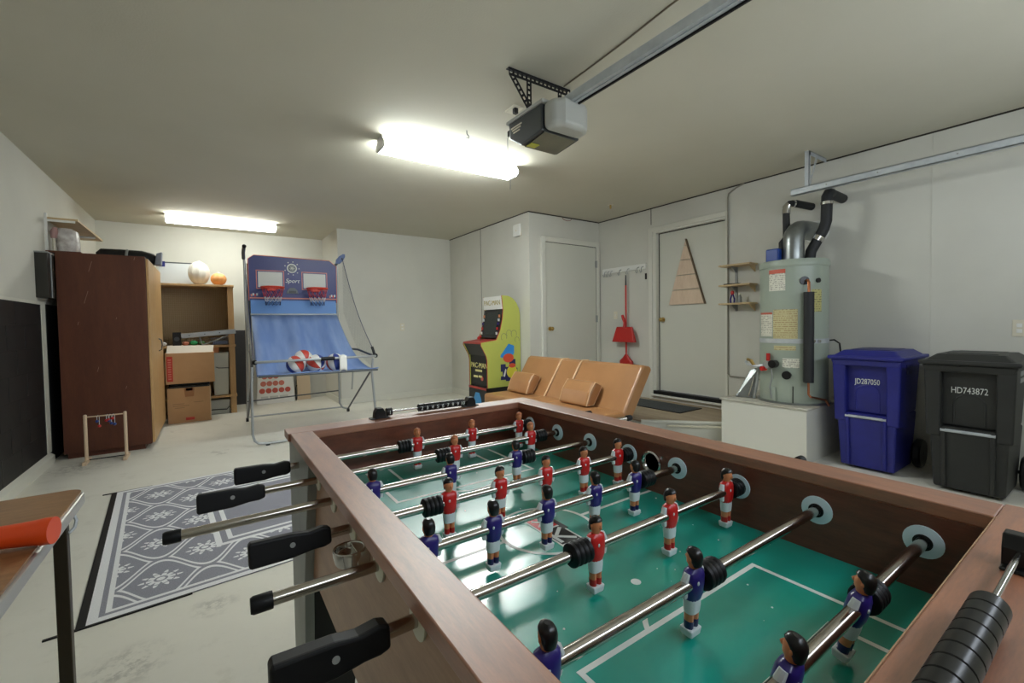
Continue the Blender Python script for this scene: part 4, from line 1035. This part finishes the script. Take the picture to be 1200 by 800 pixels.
tb_('upright', [(1.56, 6.38, .04), (1.50, 6.42, .06), (1.465, 6.44, .12), (1.465, 6.44, .8), (1.475, 6.44, 2.05)], .0135)
tb_('side_arm', [(.40, 6.42, .90), (.37, 5.7, .90), (.355, 5.18, .84)], .0125, 'darktube'); tb_('side_arm', [(1.47, 6.42, .90), (1.54, 5.7, .90), (1.585, 5.18, .84)], .0125, 'darktube')
tb_('base_bar', [(.36, 6.50, .06), (1.50, 6.46, .06)], .010); tb_('base_bar', [(.36, 6.5, .26), (1.46, 6.44, .30)], .008, 'darktube')
for p_ in ((.356, 6.52), (1.562, 6.38)): MB().cyl((p_[0]-.015, p_[1], .025), (p_[0]+.015, p_[1], .025), .025, n=14).build('caster', 'blackplastic', t)
MB().cyl((.45, 5.09, .0), (.45, 5.09, .012), .02, n=12).build('rubber_foot', 'rubber', t)
MB().tube([(.37, 6.45, 2.06), (.365, 6.40, 2.13), (.37, 6.32, 2.19)], .02, 10).build('arm_tip', 'darktube', t)
MB().ball((.372, 6.31, 2.195), .024, n=10, m=8).build('arm_cap', 'rubber', t)
MB().tube([(1.44, 6.42, 2.03), (1.48, 6.38, 2.08), (1.53, 6.34, 2.14)], .018, 10).build('arm_tip', 'darktube', t)
MB().loft([(2.06, .03, .03, 1.475, 6.38), (2.11, .05, .035, 1.50, 6.37), (2.16, .04, .03, 1.53, 6.35), (2.19, .015, .015, 1.55, 6.34)], 10).build('net_bundle', mat('grey blue mesh bundle', (110, 128, 170), .7), t)
MB().tube([(1.585, 5.17, .84), (1.58, 5.2, .90), (1.57, 5.22, .95)], .016, 8).build('net_hook', 'rubber', t)
MB().ball((1.585, 5.14, .85), .026, n=10, m=8).build('elbow', 'rubber', t); MB().ball((.36, 5.14, .845), .026, n=10, m=8).build('elbow', 'rubber', t)
MB().tube([(.335, 5.14, .72), (.355, 5.5, .86), (.365, 5.75, 1.0), (.39, 6.0, 1.02), (.41, 6.3, .98)], .014, 8).build('strap', 'rubber', t)
M['netgrey'] = mat('grey net cord', (150, 152, 150), .8)
def sidenet(Ptop, Pfront, sgn):
    g = MB(); A = Vector(Ptop); F = Vector(Pfront); K = 22
    def low(f):
        yy = A.y+(F.y-A.y)*f; x = A.x+(F.x-A.x)*f
        for (y0, z0), (y1, z1) in zip(prof, prof[1:]):
            if y1 <= yy <= y0: return Vector((x, yy, z0+(z1-z0)*(yy-y0)/(y1-y0)+.02))
        return Vector((x, yy, prof[0][1] if yy > prof[0][0] else prof[-1][1]))
    def W(f, h):
        a = A.lerp(F, f); a.z -= .12*sin(PI*f); b = low(f); return a.lerp(b, h)
    for i in range(K+1): g.tube([W(i/K, 0), W(i/K, .5), W(i/K, 1)], .0011, 3)
    for j in range(1, 16): g.tube([W(i/K, j/16) for i in range(K+1)], .0011, 3)
    g.build('side_net', 'netgrey', t)['kind'] = 'stuff'
    MB().tube([W(i/12, 0) for i in range(13)], .004, 6).build('net_cord', 'netblue', t)
sidenet((1.53, 6.34, 2.12), (1.57, 5.22, .95), 1)
sidenet((.372, 6.32, 2.15), (.355, 5.22, .88), -1)
# balls
def ballmat(name, rot):
    k = NT(name); tc = k.n('ShaderNodeTexCoord'); mp = k.n('ShaderNodeMapping'); k.l(tc.outputs['Object'], mp.inputs[0]); mp.inputs[2].default_value = rot
    sp = k.n('ShaderNodeSeparateXYZ'); k.l(mp.outputs[0], sp.inputs[0])
    ang_ = k.math('ADD', k.math('DIVIDE', k.math('ARCTAN2', sp.outputs[1], sp.outputs[0]), 2*PI), .5)
    seg = k.math('MODULO', k.math('MULTIPLY', ang_, 8), 4)
    blue = k.math('LESS_THAN', seg, 1.0); red_ = k.math('MULTIPLY', k.math('GREATER_THAN', seg, 2.0), k.math('LESS_THAN', seg, 3.0))
    cc = k.mix(blue, rgb((226, 224, 220)), rgb((42, 62, 140))); cc = k.mix(red_, cc, rgb((196, 66, 52)))
    fr = k.math('FRACT', seg); line = k.math('LESS_THAN', fr, .04)
    k.col(k.mix(line, cc, rgb((30, 30, 34)))); k.b.inputs['Roughness'].default_value = .5
    k.bump(k.noise(k.coord(), 180, 1), .3, .002)
    return k.m
for i, (x, y, z, rot, lab) in enumerate(((.75, 5.215, .795, (.3, .5, .2), 'three-coloured basketball at the end of the ramp row away from the white tag'), (.952, 5.215, .795, (1.0, .3, 1.4), 'red, white and blue basketball in the middle of the row on the ramp'), (1.152, 5.215, .795, (.2, .1, -1.18), 'basketball with a blue panel facing out behind the white tag on the ramp'), (.851, 5.39, .842, (1.3, .2, .3), 'basketball lying higher on the cloth ramp behind the row of three'))):
    bm_ = MB().ball((0, 0, 0), .098, n=28, m=18).build('basketball', ballmat('basketball panels %d' % i, rot), None, raw=True)
    bm_.location = (x, y, z); tag(bm_, lab, 'basketball', 'basketballs on the cloth ramp')
g = MB(); vs = [(1.165+.08*u, 5.082-.012*sin(v*2.2), .868-.17*v+.02*sin(u*3)) for v in [i/6 for i in range(7)] for u in [0, .3, .6, 1]]
g.add(vs, [(i*4+j, i*4+j+1, (i+1)*4+j+1, (i+1)*4+j) for i in range(6) for j in range(3)], True)
o = tag(g.build('paper_tag', 'white'), 'white paper tag hanging on the front bar of the basketball game', 'tag'); o.modifiers.new('thick', 'SOLIDIFY').thickness = .002

# game carton and slab against the back wall, seen under the ramp
t = thing('game_carton', (.84, 7.9, 0), 'white game carton printed with rows of orange discs under the basketball ramp', 'carton')
MB().hexa([(.56, 7.84, 0), (1.10, 7.84, 0), (1.10, 7.94, 0), (.56, 7.94, 0)], [(.60, 7.94, .62), (1.08, 7.94, .62), (1.08, 8.03, .62), (.60, 8.03, .62)]).build('box', 'white', t, bevel=.003)
def onface(x, z): return 7.84+.1*z/.62
for rr, (z, xs) in enumerate(((.20, (.64, .73, .82, .91, 1.0)), (.31, (.66, .745, .83, .915)), (.42, (.68, .76, .84)))):
    for x in xs: MB().lathe([(.041, -.002), (.041, .001)], (0, 0, 0), 'y', 16).xf(Matrix.Translation((x, onface(x, z), z)) @ Matrix.Rotation(-.16, 4, 'X')).build('printed_disc', 'bborange' if rr else 'artred0', t)
for a, b in ((.62, .72), (.74, .86), (.88, 1.0)): B(a, b, onface(a, .10)-.003, onface(a, .10)+.003, .085, .115).build('printed_word', 'bbgrey', t)
t = thing('flat_carton', (1.25, 7.95, 0), 'plain cardboard panel leaning beside the white game carton', 'cardboard')
M['card'] = mat('cardboard', (190, 150, 108), .75, var=((180, 140, 98), 3), bump=(40, .1)); M['cardlight'] = mat('pale cardboard', (206, 184, 154), .7)
MB().hexa([(1.15, 7.93, 0), (1.35, 7.93, 0), (1.35, 7.97, 0), (1.15, 7.97, 0)], [(1.15, 8.0, .60), (1.35, 8.0, .60), (1.35, 8.04, .60), (1.15, 8.04, .60)]).build('sheet', 'cardlight', t)
MB().tube([(1.125, 7.91, .0), (1.125, 7.92, .2), (1.135, 7.93, .24), (1.15, 7.95, .24)], .006, 6).build('handle_strap', 'rubber', t)

# ================================================================ left side: wardrobe, wall shelf, storage shelf
M['darkbrown'] = wood('dark brown panel', (100, 54, 32), (82, 42, 25), (4, 4, .7), 4, .5)
t = thing('wardrobe', (-.84, 6.34, 0), 'tall dark brown wardrobe with pale oak doors by the left wall', 'wardrobe')
B(-1.15, -.515, 5.68, 7.0, .05, 1.92).build('carcass', 'darkbrown', t, bevel=.003)
B(-1.13, -.57, 5.71, 6.98, 0, .05).build('plinth', 'darkbrown', t)
M['oakdoor'] = M['oak']
for y0, y1 in ((5.69, 6.345), (6.35, 6.995)): dd = B(-.513, -.492, y0, y1, .06, 1.90).build('door', 'oakdoor', t, bevel=.003)
hh = Vector((-.492, 6.43, 1.02))
MB().tube([hh+Vector((0, 0, -.07)), hh+Vector((.025, 0, -.055)), hh+Vector((.032, 0, 0)), hh+Vector((.025, 0, .055)), hh+Vector((0, 0, .07))], .006, 8).build('handle', 'darktube', dd)
M['scratch'] = mat('pale scratch', (150, 120, 100), .7)
for x, z, l in ((-.93, 1.75, .10), (-.97, 1.45, .12), (-.75, 1.30, .02), (-.60, 1.88, .03), (-.9, .8, .05), (-1.02, 1.25, .03), (-.7, .62, .03)):
    B(x, x+.003, 5.6785, 5.6801, z, z+l).xf(Matrix.Translation((x, 0, z)) @ Matrix.Rotation(.25, 4, 'Y') @ Matrix.Translation((-x, 0, -z))).build('scratch', 'scratch', t)
t = thing('duffel_bag', (-.72, 6.55, 1.92), 'long black gear bag with grey strap on top of the wardrobe', 'bag')
MB().tube([(-.99, 6.55, 2.0), (-.96, 6.55, 2.01), (-.8, 6.55, 2.01), (-.62, 6.55, 2.01), (-.52, 6.53, 1.995), (-.47, 6.5, 1.985)], [.05, .082, .086, .084, .07, .04], 14).build('bag_body', mat('black nylon', (22, 23, 24), .6, bump=(40, .4)), t)
MB().tube([(-.745, 6.46, 1.93), (-.745, 6.455, 2.01), (-.74, 6.5, 2.085), (-.74, 6.6, 2.085), (-.74, 6.65, 2.0)], .014, 6).build('strap', 'grey', t)
MB().hexa([(-.50, 6.42, 1.925), (-.44, 6.40, 1.93), (-.44, 6.56, 1.93), (-.50, 6.56, 1.925)], [(-.48, 6.42, 2.06), (-.43, 6.42, 2.08), (-.43, 6.54, 2.08), (-.48, 6.54, 2.06)]).build('end_flap', mat('silver blue nylon', (138, 146, 160), .5), t, bevel=.01)
# wall shelf above
t = thing('wall_shelf', (-1.13, 6.35, 1.9), 'two-tier wall shelf high on the left wall above the wardrobe', 'shelf')
B(XL, -1.01, 5.82, 7.0, 2.235, 2.255).build('shelf_board', 'pine', t, bevel=.002)
B(XL, -.995, 5.80, 7.0, 1.925, 1.945).build('shelf_board', 'darkbrown', t, bevel=.002)
for yy in (5.82, 6.7):
    B(XL, XL+.018, yy-.012, yy+.012, 1.93, 2.29).build('upright', 'white', t)
    B(XL+.018, -1.03, yy-.006, yy+.006, 2.215, 2.235).build('bracket', 'white', t)
t = thing('wrapped_bag', (-1.12, 5.93, 1.945), 'clear plastic bag wrapped round a bundle on the wall shelf', 'bag')
k = NT('crinkled plastic'); vv = k.coord(); nz = k.noise(vv, 18, 6)
k.col(k.mix(k.ramp(nz, .4, .65), rgb((226, 222, 218)), rgb((190, 182, 178)))); k.b.inputs['Roughness'].default_value = .25; k.bump(nz, .9, .01); M['plas'] = k.m
MB().loft([(1.946, .075, .09, -1.105, 5.95), (2.0, .08, .095, -1.105, 5.95), (2.1, .08, .092, -1.108, 5.95), (2.15, .075, .085, -1.11, 5.95), (2.175, .05, .06, -1.12, 5.95)], 18, 3).build('bundle', 'plas', t)
MB().loft([(2.07, .02, .03, -1.19, 5.87), (2.13, .03, .04, -1.185, 5.87), (2.17, .015, .02, -1.18, 5.87)], 10).build('knot', mat('dusty pink cloth', (176, 140, 136), .8), t)
MB().cyl((-1.19, 5.87, 1.946), (-1.19, 5.87, 2.08), .012, n=10).build('stick', 'cream', t)
# small dark wall cabinet
t = thing('wall_locker', (-1.19, 5.57, 1.47), 'small dark metal locker on the left wall beside the wardrobe', 'locker')
B(XL, -1.155, 5.47, 5.66, 1.49, 1.88).build('case', mat('olive black metal', (52, 50, 44), .5, .2), t, bevel=.003)
B(XL, -1.15, 5.465, 5.665, 1.88, 1.892).build('lid', 'grey', t)
strap((-1.151, 5.56, 1.49), (-1.151, 5.56, 1.88), .03, (0, 1, 0), 'slotted_strip', 'steel', t, .025)
# storage shelf with grille back
t = thing('storage_shelf', (-.24, 7.56, 0), 'open oak storage shelf with brown grille back against the back wall', 'shelf')
SX0, SX1, SF, SB = -.78, .28, 7.34, 7.80
for zz in (1.80, .965, .26): B(SX0, SX1+.01, SF-.01, SB, zz-.03, zz+.0).build('shelf_board', 'oak', t, bevel=.003)
B(SX1-.02, SX1, SF, SB, 0, 1.77).build('side_panel', 'oak', t); B(SX0, SX0+.02, SF, SB, 0, 1.77).build('side_panel', 'oak', t)
B(SX1-.07, SX1-.02, SF, SF+.02, 0, 1.77).build('post', 'oak', t)
B(SX0+.02, SX1-.02, SB-.01, SB, 0, 1.77).build('back_panel', mat('brown back board', (196, 174, 136), .7), t)
M['wire'] = mat('tan grille wire', (206, 186, 150), .5)
g = MB(); n_ = 44
for i in range(n_+1):
    x = SX0+.03+(SX1-SX0-.06)*i/n_; g.cyl((x, SB-.06, .97), (x, SB-.06, 1.77), .0035, n=5)
for j in range(26):
    z = .98+j*.031; g.cyl((SX0+.03, SB-.064, z), (SX1-.03, SB-.064, z), .0025, n=5)
g.build('grille', 'wire', t)['kind'] = 'stuff'
B(.02, .09, SF-.012, SF-.008, .86, .93).build('patch', mat('orange brown veneer', (176, 112, 62), .5), t)
# pumpkins
def pumpkin(x, y, z, R, H, m_, lab):
    t = thing('pumpkin', (x, y, z), lab, 'pumpkin')
    g = MB(); n = 40; secs = 12; vs = []
    for j in range(secs+1):
        a = -PI/2+PI*j/secs
        for i in range(n):
            th = 2*PI*i/n; rr = R*max(cos(a), .05)*(1-.07*abs(cos(th*5)))
            vs.append((x+rr*cos(th), y+rr*sin(th), z+H/2+H/2*sin(a)))
    g.add(vs, [(j*n+i, j*n+(i+1) % n, (j+1)*n+(i+1) % n, (j+1)*n+i) for j in range(secs) for i in range(n)], True)
    g.add(vs[:n], [tuple(range(n))[::-1]]); g.add(vs[-n:], [tuple(range(n))])
    g.build('flesh', m_, t)
    MB().tube([(x, y, z+H*.9), (x+.004, y, z+H+.01)], [.02, .012], 8).build('stem', 'cream', t)
pumpkin(-.105, 7.50, 1.80, .132, .325, mat('white pumpkin skin', (216, 212, 200), .5), 'large white pumpkin on top of the storage shelf')
pumpkin(.118, 7.48, 1.80, .10, .175, mat('orange pumpkin skin', (226, 160, 96), .5), 'small orange pumpkin on top of the storage shelf')
t = thing('grey_board', (-.36, 7.72, 1.8), 'flat grey board standing on the storage shelf behind the white pumpkin', 'board')
MB().hexa([(-.56, 7.70, 1.801), (-.16, 7.70, 1.801), (-.16, 7.71, 1.801), (-.56, 7.71, 1.801)], [(-.56, 7.77, 2.12), (-.16, 7.77, 2.12), (-.16, 7.78, 2.12), (-.56, 7.78, 2.12)]).build('sheet', mat('pale grey sheet', (182, 186, 186), .5), t)
B(-.56, -.16, 7.765, 7.785, 2.115, 2.13).build('top_edge', 'darktube', t)
B(-.56, -.49, 7.755, 7.79, 2.06, 2.135).build('corner_clip', 'bbnavy', t)
# clutter on the middle shelf
t = thing('aluminium_rail', (0, 7.38, .97), 'folded aluminium rail with thin legs lying across the middle of the storage shelf', 'rail')
mt = Matrix.Translation((-.015, 7.32, 1.125)) @ Matrix.Rotation(-.085, 4, 'Y')
B(-.31, .31, -.02, .02, -.032, .032).xf(mt).build('beam', 'frame', t, bevel=.004)
for u in (-.22, -.05, .12): MB().cyl((u, -.021, 0), (u, -.024, 0), .008, n=8).xf(mt).build('rivet', 'darktube', t)
tb_2 = MB().tube([(.20, 7.31, 1.10), (.05, 7.31, 1.03), (-.10, 7.31, .972)], .008, 6).build('leg', 'frame', t)
MB().tube([(-.13, 7.31, 1.10), (-.11, 7.31, 1.03), (-.095, 7.31, .972)], .007, 6).build('leg', 'frame', t)
t = thing('black_speaker', (-.37, 7.46, .965), 'small black box on the middle of the storage shelf', 'box')
B(-.42, -.33, 7.42, 7.52, .966, 1.15).build('case', 'blackplastic', t, bevel=.006); MB().cyl((-.375, 7.418, 1.06), (-.375, 7.422, 1.06), .03, n=16).build('cone', 'darktube', t)
for x, c_, lab, r_ in ((-.19, (40, 150, 90), 'green toy ball on the middle of the storage shelf', .035), (-.28, (196, 120, 92), 'salmon coloured ball of cloth on the middle of the storage shelf', .03), (-.10, (70, 110, 60), 'dark green ball of cloth on the middle of the storage shelf', .03), (-.52, (210, 210, 206), 'small white rag on the middle of the storage shelf', .03)):
    o = MB().ball((x, 7.42, .966+r_), r_*1.3, r_, r_, 14, 10).build('shelf_ball', mat('cloth '+lab[:12], c_, .7, bump=(50, .5))); tag(o, lab, 'ball')
t = thing('wire_basket', (.1, 7.45, .965), 'small blue-grey wire basket on the middle of the storage shelf', 'basket')
for zz in (.975, 1.02, 1.06):
    MB().tube([(0, 7.37, zz), (.22, 7.37, zz), (.22, 7.55, zz), (0, 7.55, zz)], .004, 5, True).build('hoop', 'darktube', t)
for i in range(12): MB().cyl((.01+i*.018, 7.37, .968), (.01+i*.018, 7.37, 1.06), .0025, n=5).build('wire', 'darktube', t)
B(.02, .2, 7.39, 7.53, .968, 1.02).build('contents', mat('blue grey cloth', (120, 130, 158), .7), t, bevel=.01)
# plastic tubs lower right of the shelf
t = thing('plastic_tub', (.13, 7.45, .27), 'tall white plastic tub on the lower storage shelf board', 'tub')
MB().hexa([(.02, 7.36, .262), (.19, 7.36, .262), (.19, 7.6, .262), (.02, 7.6, .262)], [(.0, 7.35, .86), (.205, 7.35, .86), (.205, 7.62, .86), (.0, 7.62, .86)]).build('body', mat('milky plastic', (206, 206, 192), .4), t, bevel=.012)
MB().tube([(.05, 7.345, .66), (.08, 7.345, .645), (.20, 7.35, .64)], .006, 6).build('rim', 'darktube', t)
t = thing('plastic_tub', (.1, 7.45, 0), 'low grey plastic tub on the floor under the storage shelf', 'tub')
MB().hexa([(-.05, 7.36, .0), (.19, 7.36, .0), (.19, 7.6, .0), (-.05, 7.6, .0)], [(-.06, 7.35, .2), (.2, 7.35, .2), (.2, 7.62, .2), (-.06, 7.62, .2)]).build('body', mat('grey milky plastic', (186, 188, 178), .4), t, bevel=.012)
MB().tube([(-.04, 7.345, .07), (.16, 7.345, .06), (.19, 7.345, .10)], .007, 6).build('handle', 'blackplastic', t)
# cardboard boxes
M['faded'] = mat('faded box print', (150, 118, 84), .7)
M['labred'] = mat('red box print', (188, 56, 44), .6)
t = thing('cardboard_box', (-.245, 7.12, 0), 'open cardboard box on the floor under another box', 'cardboard box')
g = MB().box(-.47, -.465, 6.97, 7.27, 0, .45).box(-.025, -.02, 6.97, 7.27, 0, .45).box(-.465, -.025, 6.97, 6.975, 0, .445).box(-.465, -.025, 7.265, 7.27, 0, .45).box(-.465, -.025, 6.975, 7.265, 0, .005)
g.build('carton', 'card', t)
B(-.46, -.03, 6.985, 7.26, .3, .47).build('black_liner', mat('black bag plastic', (16, 16, 17), .35, bump=(14, .9)), t, bevel=.02)
B(-.46, -.03, 7.1, 7.26, .46, .50).build('black_liner', 'blackplastic', t, bevel=.008)
MB().hexa([(-.29, 6.966, .33), (-.20, 6.966, .33), (-.20, 6.9701, .33), (-.29, 6.9701, .33)], [(-.30, 6.966, .44), (-.19, 6.966, .44), (-.19, 6.9701, .44), (-.30, 6.9701, .44)]).build('tape', mat('brown tape', (160, 112, 72), .5), t)
B(-.28, -.21, 6.966, 6.9701, .405, .44).build('red_print', 'labred', t); B(-.29, -.20, 6.966, 6.9701, .03, .065).build('red_print', 'labred', t)
for zz, a, b in ((.24, -.42, -.30), (.215, -.42, -.25), (.19, -.40, -.30), (.25, -.2, -.1)): B(a, b, 6.968, 6.9701, zz, zz+.008).build('grey_print', 'faded', t)
B(-.03, -.019, 6.969, 6.975, .02, .45).build('pale_corner', 'cardlight', t)
t = thing('cardboard_box', (-.22, 7.12, .5), 'cardboard box with a white top flap, standing on the open box', 'cardboard box')
B(-.48, .03, 6.97, 7.27, .50, .89).build('carton', 'card', t, bevel=.003)
MB().hexa([(-.465, 6.985, .885), (.02, 6.985, .885), (.02, 6.99, .885), (-.465, 6.99, .885)], [(-.455, 7.05, .985), (.03, 7.05, .975), (.03, 7.055, .975), (-.455, 7.055, .985)]).build('flap', mat('white box flap', (226, 218, 204), .6), t)
B(-.465, -.405, 6.966, 6.9701, .535, .85).build('red_strip', 'labred', t)
for i in range(9): B(-.452, -.42, 6.964, 6.9665, .56+i*.03, .575+i*.03).build('strip_print', 'bborange', t)
# ladder toss stand
M['birch'] = mat('pale birch', (216, 190, 160), .5)
t = thing('ladder_toss_stand', (-.82, 5.44, 0), 'small wooden ladder-toss goal with hanging bolas before the wardrobe', 'game stand')
for x in (-.955, -.682):
    MB().loft([(.02, .013, .013, x, 5.43), (.43, .013, .013, x, 5.43), (.437, .008, .008, x, 5.43)], 12, 3).build('post', 'birch', t)
    B(x-.014, x+.014, 5.32, 5.54, .0, .03).build('foot', 'birch', t, bevel=.004)
MB().cyl((-.955, 5.43, .415), (-.682, 5.43, .415), .006, n=10).build('rung', 'birch', t)
MB().cyl((-.955, 5.45, .022), (-.682, 5.45, .022), .005, n=8).build('floor_rung', 'blackmetal', t)
M['bolablue'] = mat('blue bola ball', (44, 70, 140), .4); M['bolared'] = mat('red bola ball', (196, 40, 40), .4)
for j, (x, za, zb, ca, cb) in enumerate(((-.868, .37, .325, 'bolablue', 'bolared'), (-.805, .37, .375, 'bolared', 'bolared'), (-.785, .365, .34, 'bolablue', 'bolablue'), (-.762, .385, .33, 'bolared', 'bolablue'))):
    tt = thing('bola', (x, 5.42, zb-.012), ['blue and red bola hanging alone on the ladder-toss rung', 'all red bola on the ladder-toss rung', 'all blue bola on the ladder-toss rung', 'red and blue bola at the end of the row on the ladder-toss rung'][j], 'bola', 'bolas on the ladder-toss rung')
    MB().tube([(x-.006, 5.42, za), (x-.006, 5.42, .41), (x, 5.43, .423), (x+.006, 5.44, .41), (x+.008, 5.42, zb)], .0022, 5).build('cord', 'pwhite', tt)
    MB().ball((x-.006, 5.418, za), .013, n=10, m=8).build('ball', ca, tt); MB().ball((x+.008, 5.418, zb), .013, n=10, m=8).build('ball', cb, tt)

# ================================================================ rug
k = NT('woven rug'); tc = k.n('ShaderNodeTexCoord'); sp = k.n('ShaderNodeSeparateXYZ'); k.l(tc.outputs['Object'], sp.inputs[0])
U, V = sp.outputs[0], sp.outputs[1]
RW, RL, P_, Q_ = 2.6, 1.87, .38, .46
def mm(*a): return k.math(*a)
u_ = mm('DIVIDE', mm('ADD', U, RW/2-.24+P_/2), P_)            # lens columns at u = .5, 1.5 ...
v_ = mm('DIVIDE', mm('ADD', V, RL/2-.23+Q_/4), Q_)
wv = mm('MULTIPLY', mm('COSINE', mm('MULTIPLY', u_, 2*PI)), .25)
def dist(x): return mm('ABSOLUTE', mm('SUBTRACT', mm('FRACT', mm('ADD', x, 50.5)), .5))
d_ = mm('MINIMUM', dist(mm('SUBTRACT', v_, wv)), dist(mm('SUBTRACT', mm('ADD', v_, wv), .5)))
band = mm('MULTIPLY', mm('LESS_THAN', d_, .078), mm('GREATER_THAN', d_, .03))
def flower(du, dv):
    a = mm('MULTIPLY', mm('SUBTRACT', mm('FRACT', mm('ADD', u_, 50+du)), .5), P_)
    b = mm('MULTIPLY', mm('SUBTRACT', mm('FRACT', mm('ADD', v_, 50+dv)), .5), Q_)
    a = mm('MULTIPLY', a, .95)
    r_ = mm('SQRT', mm('ADD', mm('MULTIPLY', a, a), mm('MULTIPLY', b, b))); th = mm('ARCTAN2', b, a)
    lim = mm('ADD', .058, mm('MULTIPLY', .024, mm('COSINE', mm('MULTIPLY', th, 10))))
    pet = mm('MULTIPLY', mm('LESS_THAN', r_, lim), mm('GREATER_THAN', r_, .026))
    pet = mm('MULTIPLY', pet, mm('GREATER_THAN', mm('ABSOLUTE', mm('SUBTRACT', r_, .056)), .003))
    return mm('MAXIMUM', pet, mm('LESS_THAN', r_, .016))
pat = mm('MAXIMUM', band, mm('MAXIMUM', flower(0, .25), flower(.5, .75)))
du = mm('SUBTRACT', RW/2, mm('ABSOLUTE', U)); dv = mm('SUBTRACT', RL/2, mm('ABSOLUTE', V)); de = mm('MINIMUM', du, dv)
def rng(x, a, b): return mm('MULTIPLY', mm('GREATER_THAN', x, a), mm('LESS_THAN', x, b))
border = mm('LESS_THAN', de, .075)
bw = mm('MAXIMUM', rng(de, .0, .035), rng(de, .055, .075))
# inner plain rectangle with white frame
inu = mm('SUBTRACT', mm('ABSOLUTE', U), RW/2-.48); inv = mm('SUBTRACT', mm('ABSOLUTE', V), RL/2-.42); di = mm('MAXIMUM', inu, inv)
inner = mm('LESS_THAN', di, 0); fr_ = mm('MAXIMUM', rng(di, -.03, 0), rng(di, -.085, -.06))
val = mm('ADD', mm('MULTIPLY', mm('SUBTRACT', 1.0, border), pat), mm('MULTIPLY', border, bw))
val = mm('ADD', mm('MULTIPLY', mm('SUBTRACT', 1.0, inner), val), mm('MULTIPLY', inner, fr_))
weave = k.noise(k.coord((1, 3, 1)), 160, 2)
gr = k.mix(k.ramp(weave, .35, .65), rgb((126, 126, 138)), rgb((156, 156, 166))); wh = k.mix(k.ramp(weave, .35, .65), rgb((222, 222, 226)), rgb((240, 240, 240)))
k.col(k.mix(val, gr, wh)); k.b.inputs['Roughness'].default_value = .85; k.bump(weave, .4, .003); M['rug'] = k.m
ra = math.radians(4.5)
RC = Vector((-.452, 2.42, 0))+Matrix.Rotation(ra, 3, 'Z') @ Vector((RW/2, RL/2, 0))
rug = thing('rug', RC, 'grey and white floral woven rug with dark edge on the concrete floor', 'rug')
o = B(-RW/2, RW/2, -RL/2, RL/2, 0.001, .006).build('pile', 'rug', None, raw=True); o.parent = rug
o2 = B(-RW/2-.03, -RW/2, -RL/2-.01, RL/2, .0005, .005).build('edge_binding', 'rubber', None, raw=True); o2.parent = rug
o3 = B(-RW/2-.12, -RW/2+.35, -RL/2-.012, -RL/2, .0005, .006).build('edge_binding', 'rubber', None, raw=True); o3.parent = rug
o4 = B(-RW/2-.08, -RW/2+.2, RL/2, RL/2+.01, .0005, .006).build('edge_binding', 'rubber', None, raw=True); o4.parent = rug
rug.rotation_euler = (0, 0, ra)

# ================================================================ folding table with orange club
M['tabletop'] = wood('brown woodgrain laminate', (166, 124, 82), (122, 86, 54), (1.5, 9, 9), 6, .35, .3)
M['alu'] = mat('aluminium edge', (190, 190, 186), .3, .7)
t = thing('folding_table', (-.68, 1.0, 0), 'wood-grain folding table with metal edge by the left wall', 'table')
def rrect(x0, x1, y0, y1, r, n=6):
    P = []
    for cx, cy, a0 in ((x1-r, y1-r, 0), (x0+r, y1-r, PI/2), (x0+r, y0+r, PI), (x1-r, y0+r, 3*PI/2)):
        P += [(cx+r*cos(a0+PI/2*i/n), cy+r*sin(a0+PI/2*i/n)) for i in range(n+1)]
    return P
MB().prism(rrect(-1.03, -.318, .28, 1.757, .035), 'z', .72, .741).build('table_top', 'tabletop', t)
MB().prism(rrect(-1.037, -.311, .273, 1.764, .042), 'z', .705, .735).build('edge_trim', 'alu', t, bevel=.004)
MB().prism(rrect(-1.0, -.345, .31, 1.73, .03), 'z', .69, .705).build('apron', 'darktube', t)
M['bronze'] = mat('bronze leg tube', (58, 50, 36), .4, .5)
for x in (-.345, -1.0):
    for y in (1.64, .40): B(x-.014, x+.014, y-.014, y+.014, 0, .69).build('leg', 'bronze', t, bevel=.003)
MB().tube([(-.33, 1.64, .655), (-.32, 1.65, .665), (-.318, 1.66, .68), (-.325, 1.665, .70)], .004, 6).build('leg_lock', 'steel', t)
for y in (1.64, .40): MB().cyl((-1.0, y, .25), (-.345, y, .25), .009, n=8).build('cross_bar', 'bronze', t)
M['orangep'] = mat('orange plastic', (236, 78, 22), .35)
p0, p1 = Vector((-.66, 1.415, .770)), Vector((-.291, 1.335, .770)); dd_ = (p1-p0)
t = thing('orange_bat', (-.47, 1.43, .741), 'bright orange plastic bat lying on the folding table', 'bat')
MB().tube([p0+dd_*f for f in (0, .02, .5, .70, .86, .93, .955, 1.0)], [.018, .0205, .0215, .022, .0245, .0265, .028, .028], 20).build('barrel', 'orangep', t)
MB().tube([p0-dd_*.5, p0-dd_*.48, p0], [.014, .017, .018], 14).build('grip', 'orangep', t)
for f in (.55, .62): MB().ball(p0+dd_*f+Vector((.004, -.0205, .006)), .003, n=8, m=6).build('rivet', 'artred0', t)
